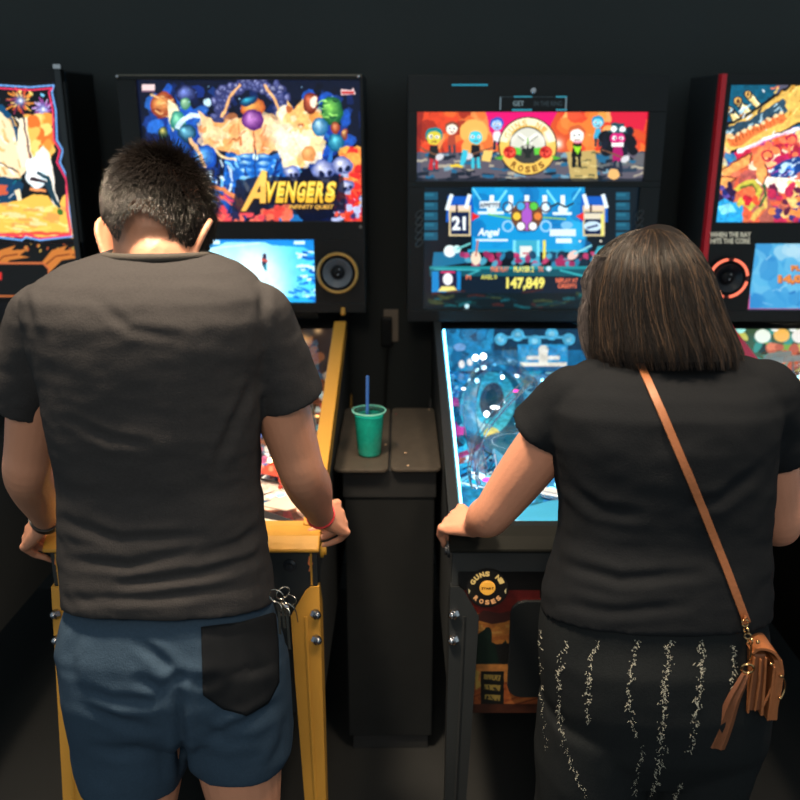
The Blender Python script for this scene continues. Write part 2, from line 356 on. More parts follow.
def machine(c):
    cx, hw = c['cx'], c['hw']; bx = cx+c.get('bdx', 0); bh = c['bhw']
    root = thing('pinball_machine', (cx, 2.2, 0), c['label'], 'pinball machine', 'pinball machines in a row')
    trim = c['trim']; sm = c.get('side', BLK)
    mb = MB()
    for s in (-1, 1):
        xo = cx+s*hw; xi = cx+s*(hw-.018)
        mb.prism([(xo, YF, .49), (xo, YF, .913), (xo, YB, topz(YB)), (xo, 2.99, topz(YB)), (xo, 2.99, .42)], (xi-xo, 0, 0))
    x0, x1 = cx-hw+.018, cx+hw-.018
    mb.box((x0, YF, .49), (x1, YF+.02, .895)).box((x0, 2.96, .42), (x1, 2.99, topz(YB)))
    mb.prism([(x0, YF+.02, .49), (x0, 2.96, .43), (x0, 2.96, .45), (x0, YF+.02, .51)], (x1-x0, 0, 0))
    cab = mb.build('cabinet', sm, root, smooth=False)
    if 'side_art' in c: c['side_art'](root, cx, hw)
    # front: coin door, buttons, plunger
    cdm = MB(); dw = c.get('door', .155); dx0, dx1, dz0, dz1 = cx-dw, cx+dw, .535, .775
    P = []
    for (qx, qz, a0) in ((dx1-.03, dz1-.03, 0), (dx0+.03, dz1-.03, 90), (dx0+.03, dz0+.03, 180), (dx1-.03, dz0+.03, 270)):
        P += [(qx+.03*math.cos(math.radians(a0+a)), YF, qz+.03*math.sin(math.radians(a0+a))) for a in (0, 30, 60, 90)]
    cdm.prism(P, (0, -.009, 0)); door = cdm.build('coin_door', BLK2, root, smooth=False, bevel=.002)
    for sx in (-.06, .06):
        MB().box((cx+sx-.022, YF-.014, .66), (cx+sx+.022, YF-.009, .72)).build('coin_slot', mat('coin_slot_amber', (150, 60, 20), .3), door)
        MB().box((cx+sx-.025, YF-.016, .58), (cx+sx+.025, YF-.009, .625)).build('coin_return', STEEL, door, bevel=.002)
    MB().cyl((cx, YF-.009, .745), (cx, YF-.018, .745), .009).build('lock', CHROME, door)
    for s in (-1, 1):
        MB().lathe((cx+s*hw, YF+.09, .845), [(.017, 0), (.017, .006), (.011, .007), (.011, .012), (.001, .013)], 20, (s, 0, 0)).build('flipper_button', mat('button_'+c['key'], c.get('btn', (120, 20, 20)), .3), root)
    MB().cyl((cx+hw-.065, YF, .79), (cx+hw-.065, YF-.055, .79), .005, n=12).lathe((cx+hw-.065, YF-.055, .79), [(.004, .004), (.012, 0), (.014, -.012), (.008, -.022), (.001, -.024)], 20, (0, 1, 0)).build('plunger', CHROME, root)
    if 'front' in c: c['front'](root, cx, hw)
    # legs
    for s in (-1, 1):
        leg(root, s, cx+s*(hw+.008), YF-.003, c['legm'], True, c.get('boltm', CHROME)); leg(root, s, cx+s*(hw+.008), 2.99, c['legm'], False)
    # rails and lockbar
    rw = c.get('rw', .03)
    for s in (-1, 1):
        a, b = cx+s*(hw+.006), cx+s*(hw-rw)
        z = lambda y: topz(y)
        poly = [(1.70, z(1.70)-.012), (2.715, z(2.715)-.012), (2.715, z(2.715)+.006), (2.70, z(2.70)+.012), (1.70, z(1.70)+.010)]
        MB().prism([(a, y, zz) for y, zz in poly], (b-a, 0, 0)).prism([(a, y, zz-.03 if k < 2 else zz-.002) for k, (y, zz) in enumerate(poly)], (-s*.006, 0, 0)).build('side_rail', trim, root, smooth=False, bevel=.003)
    prof = [(1.735, .924), (1.70, .928), (1.665, .922), (1.650, .912), (1.640, .904), (1.638, .897), (1.645, .894), (1.735, .894)]
    MB().prism([(cx-hw-.008, y, z_) for y, z_ in prof], (2*hw+.016, 0, 0)).build('lockbar', trim if c.get('lock', 1) else mat('lockbar_matte_black', (27, 28, 26), .65, spec=.08), root, smooth=False, bevel=.004)
    # well: inner walls, playfield
    W = hw-.02; y0, y1 = 1.735, 2.70
    for s in (-1, 1):
        MB().prism([(cx+s*W, y0, pfz(y0)-.02), (cx+s*W, y1, pfz(y1)-.02), (cx+s*W, y1, topz(y1)-.014), (cx+s*W, y0, topz(y0)-.014)], (-s*.004, 0, 0)).build('side_liner', mat('liner_'+c['key'], c.get('liner', (30, 32, 36)), .25), root, smooth=False)
        if c.get('strip'):
            sw, st, sc = c['strip']
            MB().prism([(cx+s*(W-.004), y0+.03, topz(y0)-.012-sw), (cx+s*(W-.004), y1-.01, topz(y1)-.012-sw), (cx+s*(W-.004), y1-.01, topz(y1)-.012), (cx+s*(W-.004), y0+.03, topz(y0)-.012)], (-s*.005, 0, 0)).build('light_strip', glow_mat('strip_'+c['key'], sc, st), root, smooth=False)
    A = Art((cx-W+.005, y0, pfz(y0)), (2*W-.01, 0, 0), (0, y1-y0, pfz(y1)-pfz(y0)), 520, c['pfbg'])
    c['pf_art'](A, cx); pf = A.build('playfield', artmat('playfield_print', 0, .2), root, thick=.012)
    B = Art((cx-W+.005, y1-.002, pfz(y1)), (2*W-.01, 0, 0), (0, 0, topz(y1)-pfz(y1)-.012), 700, c['pfbg'])
    c['back_art'](B, cx); B.build('back_panel', artmat('backlit_panel_'+c['key'], c.get('bks', .9), .3), pf)
    def at_pf(u, y, h=0): return Vector((cx+u*W, y, pfz(y)+h))
    # apron
    ap = MB().prism([at_pf(-.98, y0+.002, .03), at_pf(-.98, y0+.05, .03), at_pf(-.25, y0+.16, .028), at_pf(-.1, y0+.16, .028), at_pf(-.05, y0+.12, .028), at_pf(.05, y0+.12, .028), at_pf(.1, y0+.16, .028), at_pf(.25, y0+.16, .028), at_pf(.98, y0+.05, .03), at_pf(.98, y0+.002, .03)], (0, 0, -.025)).build('apron', c['apron'], root, smooth=False, bevel=.002)
    for s in (-1, 1):
        MB().prism([at_pf(s*.62-.22, y0+.012, .0315), at_pf(s*.62+.22, y0+.012, .0315), at_pf(s*.6+.16, y0+.06, .0315), at_pf(s*.6-.16, y0+.085, .0315)], (0, 0, .0012)).build('instruction_card', mat('card_'+c['key'], c.get('card', (200, 195, 180)), .4), ap, smooth=False)
    r = random.Random(c['seed'])
    c['fill'](pf, at_pf, r, cx, W)
    # glass
    MB().prism([(cx-W+.001, 1.737, topz(1.737)-.002), (cx-W+.001, 2.712, topz(2.712)-.002), (cx-W+.001, 2.712, topz(2.712)+.001), (cx-W+.001, 1.737, topz(1.737)+.001)], (2*W-.002, 0, 0)).build('playfield_glass', glassmat('clear_glass', gloss=.05), root, smooth=False)
    # backbox
    zt = c.get('top', 1.865); zb = c.get('zb', topz(YB)+.004)
    bm_ = MB().box((bx-bh, 2.735, zb), (bx+bh, 3.0, zt)); bb = bm_.build('backbox', c.get('bbm', sm), root, smooth=False, bevel=.004)
    if zb > 1.15: MB().box((bx-.2, 2.78, topz(YB)), (bx+.2, 2.98, zb)).build('backbox_neck', BLK2, bb, smooth=False)
    holes = c['holes']   # (x0,z0,x1,z1) from top to bottom
    pm = MB(); yA, yB = 2.712, 2.735; zz = zt
    for (hx0, hz0, hx1, hz1) in holes:
        pm.box((bx-bh, yA, hz1), (bx+bh, yB, zz)); pm.box((bx-bh, yA, hz0), (hx0, yB, hz1)); pm.box((hx1, yA, hz0), (bx+bh, yB, hz1)); zz = hz0
    pm.box((bx-bh, yA, zb), (bx+bh, yB, zz))
    pm.build('bezel', c.get('bezel', BLK2), bb, smooth=False, bevel=.0015)
    for fn in c.get('box_extra', []): fn(root, bb, bx, bh, zt, zb)
    for k, ((hx0, hz0, hx1, hz1), (nm, fn, es)) in enumerate(zip(holes, c['panels'])):
        A = Art((hx0, 2.728, hz0), (hx1-hx0, 0, 0), (0, 0, hz1-hz0), 900)
        fn(A); A.blur(1).build(nm, artmat('%s_%s' % (nm, c['key']), es, .15), root)
    return root
def hole(x0, y0, x1, y1):   # photo rectangle on the backbox front -> place
    a, b = at(x0, y1, 2.728), at(x1, y0, 2.728); m1 = at(x0, y0, 2.728); m2 = at(x1, y1, 2.728)
    return ((a.x+m1.x)/2, a.z, (b.x+m2.x)/2, b.z)

# playfield furniture, each a piece of its own
def bumper(pf, p, capc, body=(235, 235, 235), r=.03, glow=0):
    b = MB().lathe(p, [(r*.8, 0), (r*.8, .022), (r*.55, .024), (r*.55, .036), (r*.5, .036)], 24).build('pop_bumper', mat('bumper_body_%d%d%d' % body, body, .3), pf)
    m = glow_mat('bumper_cap_%d_%d_%d' % capc, capc, glow) if glow else mat('bumper_cap_%d_%d_%d' % capc, capc, .2)
    MB().lathe(p+Vector((0, 0, .036)), [(r*1.05, 0), (r*1.1, .004), (r*.9, .010), (r*.3, .014), (.001, .015)], 24).build('bumper_cap', m, b)
def post(pf, p, m, h=.028): MB().lathe(p, [(.006, 0), (.006, .006), (.0035, .008), (.0035, .016), (.0055, .018), (.0055, h), (.002, h+.004)], 12).build('post', m, pf)
def insert(pf, p, r, col, s, n=16): MB().lathe(p, [(r, 0), (r, .0016), (r*.8, .0022), (.001, .0022)], n).build('insert_lamp', glow_mat('insert_%d_%d_%d_%d' % (*col, int(s*10)), col, s), pf)
def bulb(pf, p, r, col, s): MB().ball(p, r, 10).build('bulb', glow_mat('bulb_%d_%d_%d_%d' % (*col, int(s*10)), col, s), pf)
def ramp(pf, pts, m, w=.035, h=.02, name='ramp'):
    P = catmull(pts, 7); mb = MB(); rings = []
    for i, p in enumerate(P):
        t = (P[min(i+1, len(P)-1)]-P[max(i-1, 0)]).normalized(); sd = Vector((t.y, -t.x, 0)).normalized()*w/2; u = Vector((0, 0, 1)); e = .0016
        rings.append([p-sd+u*h, p-sd, p+sd, p+sd+u*h, p+sd*(1-2*e/w)+u*h, p+sd*(1-2*e/w)+u*e, p-sd*(1-2*e/w)+u*e, p-sd*(1-2*e/w)+u*h])
    mb.loft(rings); return mb.build(name, m, pf, smooth=False)
def wire_ramp(pf, pts, m, w=.024):
    P = catmull(pts, 7); mb = MB()
    for sx, dz in ((-.5, .012), (.5, .012), (-.28, 0), (.28, 0)):
        q = []
        for i, p in enumerate(P):
            t = (P[min(i+1, len(P)-1)]-P[max(i-1, 0)]).normalized(); sd = Vector((t.y, -t.x, 0)).normalized()*w*sx; q.append(p+sd+Vector((0, 0, dz)))
        mb.tube(q, .0016, 6)
    for i in range(2, len(P)-1, 5):
        t = (P[i+1]-P[i-1]).normalized(); sd = Vector((t.y, -t.x, 0)).normalized()
        mb.tube([P[i]+sd*w*.52*math.cos(a)+Vector((0, 0, .011-.014*math.sin(a))) for a in [k*PI/6 for k in range(7)]], .0013, 5)
    return mb.build('wire_ramp', m, pf)
def plastic(pf, pts, m, h=.03): return MB().prism([p+Vector((0, 0, h)) for p in pts], (0, 0, .0025)).build('plastic', m, pf, smooth=False)
def flipper(pf, p, s, m, rm):
    d = Vector((s*.066, -.028, -.004)); n_ = Vector((-d.y, d.x, 0)).normalized(); P = []
    for k in range(9): a = PI/2+PI*k/8; P.append(p+(d.normalized()*math.cos(a)+n_*math.sin(a))*.011)
    for k in range(9): a = -PI/2+PI*k/8; P.append(p+d+(d.normalized()*math.cos(a)+n_*math.sin(a))*.006)
    f = MB().prism([q+Vector((0, 0, .006)) for q in P], (0, 0, .018)).build('flipper', m, pf, smooth=False)
    MB().tube([q+Vector((0, 0, .015)) for q in P], .004, 6, closed=True).build('flipper_rubber', rm, pf)
def common_fill(pf, P, r, cfg):
    wm = mat('rubber_ring_'+cfg['k'], cfg['rub'], .5); fm = mat('flipper_'+cfg['k'], cfg['flip'], .3)
    y = 1.735
    flipper(pf, P(-.27, y+.215), 1, fm, wm); flipper(pf, P(.27, y+.215), -1, fm, wm)
    for s in (-1, 1):
        a, b, c_ = P(s*.62, y+.26), P(s*.62, y+.40), P(s*.40, y+.28)
        MB().tube([q+Vector((0, 0, .014)) for q in (a, b, c_)], .0035, 6, closed=True).build('slingshot_rubber', wm, pf)
        plastic(pf, [a, b, c_] if s > 0 else [c_, b, a], mat('sling_plastic_'+cfg['k'], cfg['sling'], .15), .028)
        for q in (a, b, c_): post(pf, q, cfg['postm'], .026)
        MB().tube([P(s*.8, y+.42, .02), P(s*.8, y+.24, .02), P(s*.42, y+.185, .02)], .002, 6).build('lane_guide', CHROME, pf)
    for i in range(cfg.get('posts', 16)):
        post(pf, P(r.uniform(-.9, .9), r.uniform(y+.42, 2.66)), cfg['postm'], .03)
    for col, n_, s_ in cfg['ins']:
        for i in range(n_): insert(pf, P(r.uniform(-.85, .85), r.uniform(y+.2, 2.6)), r.uniform(.006, .013), col, s_)
    for col, n_, s_ in cfg['bulbs']:
        for i in range(n_): bulb(pf, P(r.uniform(-.92, .92), r.uniform(y+.3, 2.66), r.uniform(.02, .06)), r.uniform(.004, .008), col, s_)
# ---------------------------------------------------------------- artwork: leftmost machine
def art_rock(A):
    A.a[:] = (8, 10, 14)
    A.poly([(-40, 92), (62, 90), (66, 240), (-40, 240)], (8, 12, 18))
    A.poly([(-40, 100), (3, 104), (14, 118), (22, 150), (0, 170), (-40, 165)], (10, 70, 110))
    A.poly([(0, 98), (-2, 140), (14, 170), (-40, 172), (-40, 100)], (12, 90, 120), .6)
    for (x, y, r, c) in ((20, 101, 17, (215, 80, 35)), (43, 109, 13, (170, 70, 150))):
        for k in range(40):
            a = k*2.4; rr = r*(.35+.65*((k*37) % 17)/17); A.line([(x+rr*.5*math.cos(a), y+rr*.5*math.sin(a)), (x+rr*math.cos(a), y+rr*math.sin(a))], 1.5, random.Random(k).choice([c, (235, 140, 50), (250, 200, 90), (130, 40, 70)] if r > 14 else [c, (120, 60, 130), (200, 170, 220)]))
        A.glow(x, y, 7, (120, 140, 225), .9); A.glow(x, y, 3.2, (255, 255, 255), 1)
    A.spots(14, 90, 44, 96, [(120, 200, 240), (240, 220, 120)], 6, (1, 2), 4)
    # three pale guitar-player shapes in front of a golden cloud
    A.spots(26, 118, 50, 158, [(240, 190, 90), (236, 150, 60), (250, 215, 120), (225, 115, 45)], 60, (4, 8), 8)
    A.poly([(-40, 118), (0, 112), (10, 120), (17, 140), (20, 155), (34, 160), (20, 178), (-40, 182)], (245, 222, 180))
    A.strokes(-38, 116, 22, 176, [(250, 240, 215), (235, 190, 120), (225, 170, 100), (255, 250, 235)], 60, (4, 12), (1, 3), (30, 80), 3)
    A.poly([(20, 118), (27, 118), (31, 150), (35, 164), (22, 168), (17, 150), (18, 130)], (250, 238, 205))
    A.line([(23, 116), (26, 132), (29, 150), (32, 166)], 1.8, (35, 30, 45)); A.line([(24, 120), (30, 158)], .8, (190, 120, 90))
    A.poly([(36, 152), (44, 146), (50, 154), (53, 170), (56, 192), (60, 206), (54, 206), (48, 190), (44, 176), (37, 176)], (250, 240, 225))
    A.poly([(26, 160), (40, 154), (47, 172), (46, 184), (36, 190), (26, 180)], (225, 240, 245)); A.ell(34, 174, 7, 9, (250, 250, 250), 20)
    A.line([(37, 172), (48, 178), (55, 200), (60, 212)], 3.2, (15, 60, 75)); A.line([(-40, 158), (-4, 160), (18, 172)], 1.2, (60, 40, 40))
    A.poly([(-40, 186), (-4, 176), (12, 178), (24, 184), (20, 196), (4, 206), (-40, 214)], (16, 60, 92)); A.poly([(-2, 184), (8, 184), (8, 194), (-2, 196)], (205, 90, 60))
    A.strokes(-38, 178, 24, 206, [(10, 110, 130), (8, 30, 50), (230, 230, 230), (20, 70, 130)], 26, (3, 9), (1, 2.5), (100, 170), 9)
    A.line([(17, 190), (22, 208)], 5, (248, 230, 190)); A.line([(30, 178), (46, 182)], 3, (40, 20, 30)); A.line([(30, 189), (46, 191)], 3.2, (240, 150, 90))
    # fiery ground
    A.poly([(-40, 208), (0, 204), (20, 200), (34, 194), (48, 196), (56, 208), (68, 190), (74, 236), (-40, 238)], (245, 190, 80))
    A.strokes(-38, 204, 68, 236, [(255, 225, 130), (250, 205, 95), (240, 160, 80), (250, 215, 150)], 70, (6, 18), (1.5, 4), (-10, 20), 12)
    A.line([(-40, 233), (0, 235), (30, 233), (70, 234)], 3, (225, 80, 60)); A.line([(68, 186), (72, 234)], 5, (240, 150, 90))
    A.line([(46, 182), (52, 196), (60, 208)], 3.6, (25, 55, 70)); A.ell(60, 212, 3, 3, (60, 110, 40))
    A.warp(5, .8, 3)
    # neon border
    def nb(off, col, w):
        A.line([(-42, 84+off), (0, 85+off), (30, 87+off), (54-off*.6, 85+off), (52-off, 92), (56-off, 110), (57-off, 140), (63-off, 150), (60-off, 162), (69-off*.8, 180), (70-off, 210), (74-off, 236-off*.4), (40, 240-off*.6), (26, 237-off), (22, 240-off), (-10, 236-off), (-42, 236-off)], w, col)
    nb(0, (110, 165, 235), 1.8); nb(3, (230, 50, 95), 1.8)
def art_rock_lower(A):
    A.a[:] = (12, 13, 15); r = random.Random(2)
    for k in range(46):
        x = r.uniform(-130, 84); y = r.uniform(241, 254); A.ell(x, y, 1, 1.8, r.choice([(225, 115, 55), (235, 190, 90), (200, 90, 50)]), 20)
    for x0 in (-110, -60, -10, 42):
        A.poly([(x0, 262), (x0+10, 250), (x0+26, 245), (x0+22, 250), (x0+38, 249), (x0+30, 255), (x0+40, 257), (x0+20, 260), (x0+8, 272), (x0-6, 280)], (235, 140, 60))
        A.line([(x0+2, 266), (x0+14, 256), (x0+28, 254)], 1.2, (120, 45, 20))
    A.poly([(-128, 262), (44, 262), (50, 268), (50, 300), (44, 306), (-128, 306)], (235, 125, 70)); A.poly([(-126, 264), (43, 264), (48, 269), (48, 299), (43, 304), (-126, 304)], (10, 10, 12))
    A.rect(-60, 272, 2, 280, (230, 50, 45)); A.line([(-40, 296), (30, 296)], 2, (220, 120, 60))
# ---------------------------------------------------------------- artwork: machine with the gold title
GOLD = (245, 205, 75)
def art_space(A):
    A.a[:] = (10, 18, 45)
    A.rect(140, 78, 364, 225, (8, 16, 40))
    A.strokes(140, 80, 362, 224, [(14, 34, 90), (10, 22, 62), (24, 60, 140), (6, 10, 26)], 130, (10, 30), (4, 10), (40, 140), 5, .8)
    A.spots(150, 90, 210, 150, [(30, 90, 200), (40, 110, 210), (20, 50, 140)], 26, (4, 10), 6, .8)
    A.spots(300, 95, 352, 160, [(30, 90, 200), (25, 60, 160)], 26, (4, 9), 7, .8)
    # cluster of coloured planets and comets, left
    A.orb(163, 105, 12, 13, (150, 60, 35), (245, 180, 100)); A.strokes(153, 96, 174, 120, [(120, 40, 30), (250, 200, 130)], 12, (4, 9), (1, 1.6), (150, 210), 3)
    A.poly([(168, 98), (178, 106), (182, 120), (174, 132), (168, 120)], (245, 235, 190)); A.orb(178, 121, 8, 9.5, (30, 120, 110), (150, 235, 190))
    A.orb(187, 94, 11, 9, (20, 26, 66), (120, 140, 220)); A.orb(186, 103, 5, 6, (60, 120, 90), (200, 245, 200)); A.orb(163, 132, 5, 6, (30, 60, 50), (230, 210, 110))
    A.orb(187, 133, 9, 9, (14, 60, 90), (140, 225, 250)); A.ring(194, 132, 14, 19, (210, 235, 255), 190, 420); A.ell(208, 102, 4, 4, (190, 225, 240)); A.ell(227, 87, 1.8, 2, (160, 230, 250)); A.spots(150, 84, 350, 110, [(150, 200, 240), (90, 130, 220)], 22, (.5, 1), 11)
    # ring of grey-violet stones over a golden mass
    for k in range(80):
        t = math.radians(205-230*k/79.); rr = random.Random(k); R_ = 30+rr.uniform(-7, 6)
        A.orb(252+R_*1.12*math.cos(t), 112-R_*math.sin(t), rr.uniform(3, 6), rr.uniform(3, 5), (50, 55, 105), rr.choice([(165, 170, 220), (120, 130, 190), (200, 205, 235)]), n=3)
    A.line([(222, 118), (230, 98), (240, 84)], 2.6, (250, 185, 120)); A.line([(282, 118), (274, 98), (264, 84)], 2.6, (250, 185, 120))
    body = [(198, 110), (206, 116), (214, 122), (228, 122), (240, 118), (262, 118), (278, 124), (292, 112), (304, 120), (306, 140), (292, 158), (282, 148), (262, 156), (246, 156), (230, 152), (214, 150), (203, 132)]
    A.poly(body, (240, 170, 100)); A.spots(202, 118, 302, 148, [(250, 200, 140), (245, 185, 115), (255, 220, 170), (220, 130, 70)], 46, (4, 11), 14, .7)
    A.strokes(204, 118, 300, 150, [(190, 95, 50), (255, 225, 180)], 30, (5, 14), (1, 2), (20, 150), 15)
    A.poly([(198, 110), (204, 114), (212, 124), (202, 128)], (255, 205, 150)); A.line([(254, 130), (255, 152)], 1.2, (190, 100, 60))
    A.orb(253, 108, 12, 11, (190, 90, 40), (250, 190, 95)); A.orb(249, 101, 9, 5, (10, 40, 80), (60, 190, 220), rot=-20)
    A.orb(253, 120, 11, 10.5, (90, 30, 110), (220, 150, 225)); 
    # blue crystal bands
    A.poly([(226, 152), (244, 156), (262, 157), (282, 152), (286, 176), (250, 190), (222, 184)], (20, 90, 180))
    for k in range(4):
        for sx in (-1, 1): A.orb(255+sx*9, 156+k*7, 8.5, 3, (20, 100, 190), (210, 250, 255), n=4)
    A.ell(255, 157, 3, 3, (220, 255, 255)); A.line([(255, 150), (255, 182)], 1.4, (10, 50, 110))
    A.strokes(206, 154, 246, 190, [(30, 120, 220), (120, 200, 250), (10, 40, 110), (220, 240, 255)], 40, (6, 14), (1.5, 3), (40, 100), 21)
    A.strokes(268, 152, 304, 178, [(30, 120, 220), (90, 180, 250), (10, 40, 110), (200, 235, 255)], 34, (6, 14), (1.5, 3), (80, 150), 22)
    A.orb(204, 158, 13, 13, (14, 70, 170), (120, 200, 250)); A.line([(190, 138), (198, 150), (206, 168)], 3.5, (250, 195, 140)); A.line([(215, 150), (222, 156), (236, 160)], 2, (250, 215, 160))
    A.orb(212, 203, 19, 20, (10, 60, 150), (80, 170, 240)); A.line([(206, 186), (222, 188), (234, 196), (240, 206)], 4, (235, 140, 80)); A.strokes(218, 196, 246, 218, [(230, 60, 90), (245, 110, 80), (60, 30, 60)], 18, (5, 12), (1.5, 3), (200, 240), 23)
    # white-hot fireball
    A.ell(300, 144, 20, 20, (235, 160, 80)); A.spots(282, 108, 318, 164, [(250, 190, 110), (255, 225, 160), (235, 150, 70), (255, 240, 210)], 70, (4, 9), 31, .85)
    A.poly([(286, 116), (288, 100), (294, 110), (303, 98), (305, 112), (312, 124), (316, 136), (290, 130)], (248, 190, 110)); A.spots(286, 108, 312, 136, [(190, 100, 50), (255, 230, 180)], 14, (1.5, 4), 33)
    A.glow(284, 138, 17, (255, 248, 238), .95); A.glow(297, 150, 9, (255, 245, 225), .8); A.orb(309, 153, 7, 8, (215, 140, 80), (250, 190, 120))
    A.ring(309, 150, 21, 25, (40, 110, 190), -70, 60)
    # planets right
    A.orb(311, 103, 8, 11, (110, 35, 25), (225, 120, 80)); A.ell(314, 102, 4, 6, (250, 225, 200)); A.orb(332, 111, 11, 15, (20, 90, 50), (140, 215, 90)); A.strokes(322, 98, 343, 124, [(15, 60, 40), (160, 230, 110)], 12, (4, 9), (1, 1.8), (160, 200), 41)
    A.orb(320, 127, 8, 9, (30, 100, 150), (190, 230, 245)); A.orb(336, 142, 8, 9, (10, 90, 130), (110, 220, 235)); A.orb(335, 128, 5, 6, (140, 50, 30), (240, 160, 110)); A.orb(345, 134, 3.5, 6, (110, 40, 40), (245, 200, 120))
    # fire and skulls, right
    A.poly([(340, 152), (352, 146), (364, 150), (364, 225), (346, 225), (338, 190)], (225, 60, 40)); A.spots(344, 150, 364, 200, [(240, 90, 60), (250, 130, 60), (255, 180, 80), (220, 40, 40)], 40, (3, 8), 43, .9)
    for x, y, s in ((323, 170, 12), (342, 166, 11), (346, 186, 8), (292, 172, 8)):
        A.orb(x, y, s, s*.85, (90, 105, 170), (240, 240, 255)); A.ell(x-s*.1, y+s*.3, s*.25, s*.27, (15, 25, 60)); A.ell(x+s*.55, y+s*.25, s*.22, s*.25, (15, 25, 60)); A.rect(x-s*.1, y+s*.7, x+s*.6, y+s*1.05, (170, 180, 215)); A.line([(x+s*.25, y+s*.5), (x+s*.3, y+s*.7)], 1, (30, 40, 80))
    A.spots(334, 196, 364, 222, [(200, 40, 60), (240, 90, 70), (60, 50, 100), (180, 190, 230)], 60, (1.5, 4), 44); A.spots(214, 208, 262, 224, [(225, 70, 80), (240, 110, 90), (30, 30, 70)], 30, (2, 6), 45)
    A.poly([(268, 204), (292, 206), (306, 224), (280, 224)], (30, 110, 180)); A.poly([(236, 180), (262, 176), (344, 176), (346, 210), (300, 214), (256, 212), (232, 212)], (16, 18, 34), .75)
    A.spots(262, 206, 290, 220, [(225, 70, 60), (240, 110, 80)], 12, (3, 6), 47, .9)
    A.warp(5, 1.1, 13); A.grain(3, .16)
    A.rect(142, 84, 155, 92, (235, 205, 205)); A.rect(142, 90, 155, 92, (120, 90, 110))
    A.poly([(341, 89), (352, 90), (353, 87), (356, 94), (341, 95)], (235, 200, 200)); A.rect(342, 91, 354, 94, (190, 60, 60))
    # lettering
    def a_shape(dx, dy, c):
        A.poly([(262+dx, 170+dy), (267+dx, 171+dy), (266+dx, 203+dy), (260+dx, 203+dy), (260+dx, 198+dy), (254+dx, 198+dy), (246+dx, 211+dy), (241+dx, 211+dy)], c)
    a_shape(-.8, 1.6, (40, 20, 10)); a_shape(1.4, .8, (40, 20, 10)); a_shape(0, 0, (248, 190, 85)); A.poly([(257, 192), (260.5, 184), (260.5, 192)], (16, 18, 34)); A.poly([(262, 170), (267, 171), (266, 186), (258, 186)], (252, 215, 110), .6)
    word = [('V', 265, 276), ('E', 277, 285), ('N', 286, 296), ('G', 297, 306), ('E', 307, 315), ('R', 316, 325), ('S', 326, 336)]
    for ox, oy, c, b in ((-.5, 1.3, (35, 16, 10), .07), (1.2, .6, (35, 16, 10), .07), (0, 0, (246, 190, 60), .045)):
        for ch, x0, x1 in word: A.text(ch, x0+ox, 181+oy, x1+ox, 202.5+oy, c, b, shear=3.2)
    for ch, x0, x1 in word: A.text(ch, x0+.7, 182, x1-.4, 196, (252, 225, 95), .02, shear=2)
    A.text('INFINITY QUEST', 290, 205, 334, 210, (35, 16, 10), .06, shear=1); A.text('INFINITY QUEST', 289.5, 204.6, 333.5, 209.4, (248, 190, 85), .035, shear=1)
def art_screen_sky(A):
    A.a[:] = (60, 190, 240)
    A.rect(170, 236, 330, 306, (70, 200, 245)); A.glow(255, 268, 42, (235, 252, 255), 1); A.glow(215, 260, 34, (200, 245, 255), .9); A.glow(270, 290, 26, (225, 250, 255), .9); A.glow(240, 285, 30, (215, 248, 255), .9)
    A.rect(170, 236, 330, 242, (20, 120, 205)); A.poly([(170, 242), (226, 242), (218, 246), (206, 248), (198, 256), (170, 258)], (30, 140, 215)); A.poly([(262, 241), (330, 241), (330, 252), (312, 252), (304, 247), (272, 245)], (25, 130, 210))
    A.rect(212, 240, 220, 244, (210, 245, 255)); A.rect(294, 241, 305, 244, (210, 245, 255)); A.line([(206, 252), (214, 248), (260, 243)], 1.4, (200, 245, 255))
    for k in range(4): A.strokes(296, 250+k*13, 316, 258+k*13, [(30, 130, 215), (225, 250, 255), (20, 90, 180)], 12, (4, 10), (1.5, 3), (-15, 15), k+50)
    A.rect(170, 297, 330, 306, (40, 170, 235)); A.strokes(285, 286, 318, 300, [(20, 110, 200), (120, 215, 250)], 20, (4, 9), (1, 3), (0, 30), 61)
    A.grain(7, .07); A.poly([(263, 254), (266, 253), (267, 262), (265, 270), (262, 264)], (40, 30, 60)); A.poly([(262, 258), (268, 260), (268, 262), (262, 261)], (200, 90, 80)); A.poly([(264, 264), (267, 264), (267, 271), (265, 270)], (30, 140, 160))
    A.blur(1)
# ---------------------------------------------------------------- artwork: machine with the round crest
def figure(A, x, y, s, skin, hair, top, leg, hat=None, gx=0):
    A.poly([(x-4*s, y+9*s), (x+4*s, y+9*s), (x+5*s, y+22*s), (x-5*s, y+22*s)], top); A.line([(x-2.5*s, y+21*s), (x-3*s, y+32*s)], 3.2*s, leg); A.line([(x+2.5*s, y+21*s), (x+3*s, y+32*s)], 3.2*s, leg)
    A.ell(x, y-1*s, 8.4*s, 8*s, hair); A.ell(x, y+1.5*s, 6.8*s, 6.6*s, skin)
    A.ell(x-3*s, y+.5*s, 2.1*s, 1.7*s, (250, 250, 250)); A.ell(x+3*s, y+.5*s, 2.1*s, 1.7*s, (250, 250, 250)); A.ell(x-2.6*s, y+.7*s, .8*s, .9*s, (15, 15, 25)); A.ell(x+2.6*s, y+.7*s, .8*s, .9*s, (15, 15, 25)); A.line([(x-2*s, y+5*s), (x+2.5*s, y+5*s)], 1.1*s, (120, 30, 40))
    if hat: A.rect(x-6*s, y-13*s, x+6*s, y-5*s, hat); A.rect(x-9*s, y-6*s, x+9*s, y-4*s, hat)
    if gx: A.line([(x+gx*3, y+18*s), (x-gx*12, y+11*s)], 1.6, (120, 80, 60)); A.ell(x+gx*5, y+20*s, 4.4, 3.4, (210, 210, 215), -25)
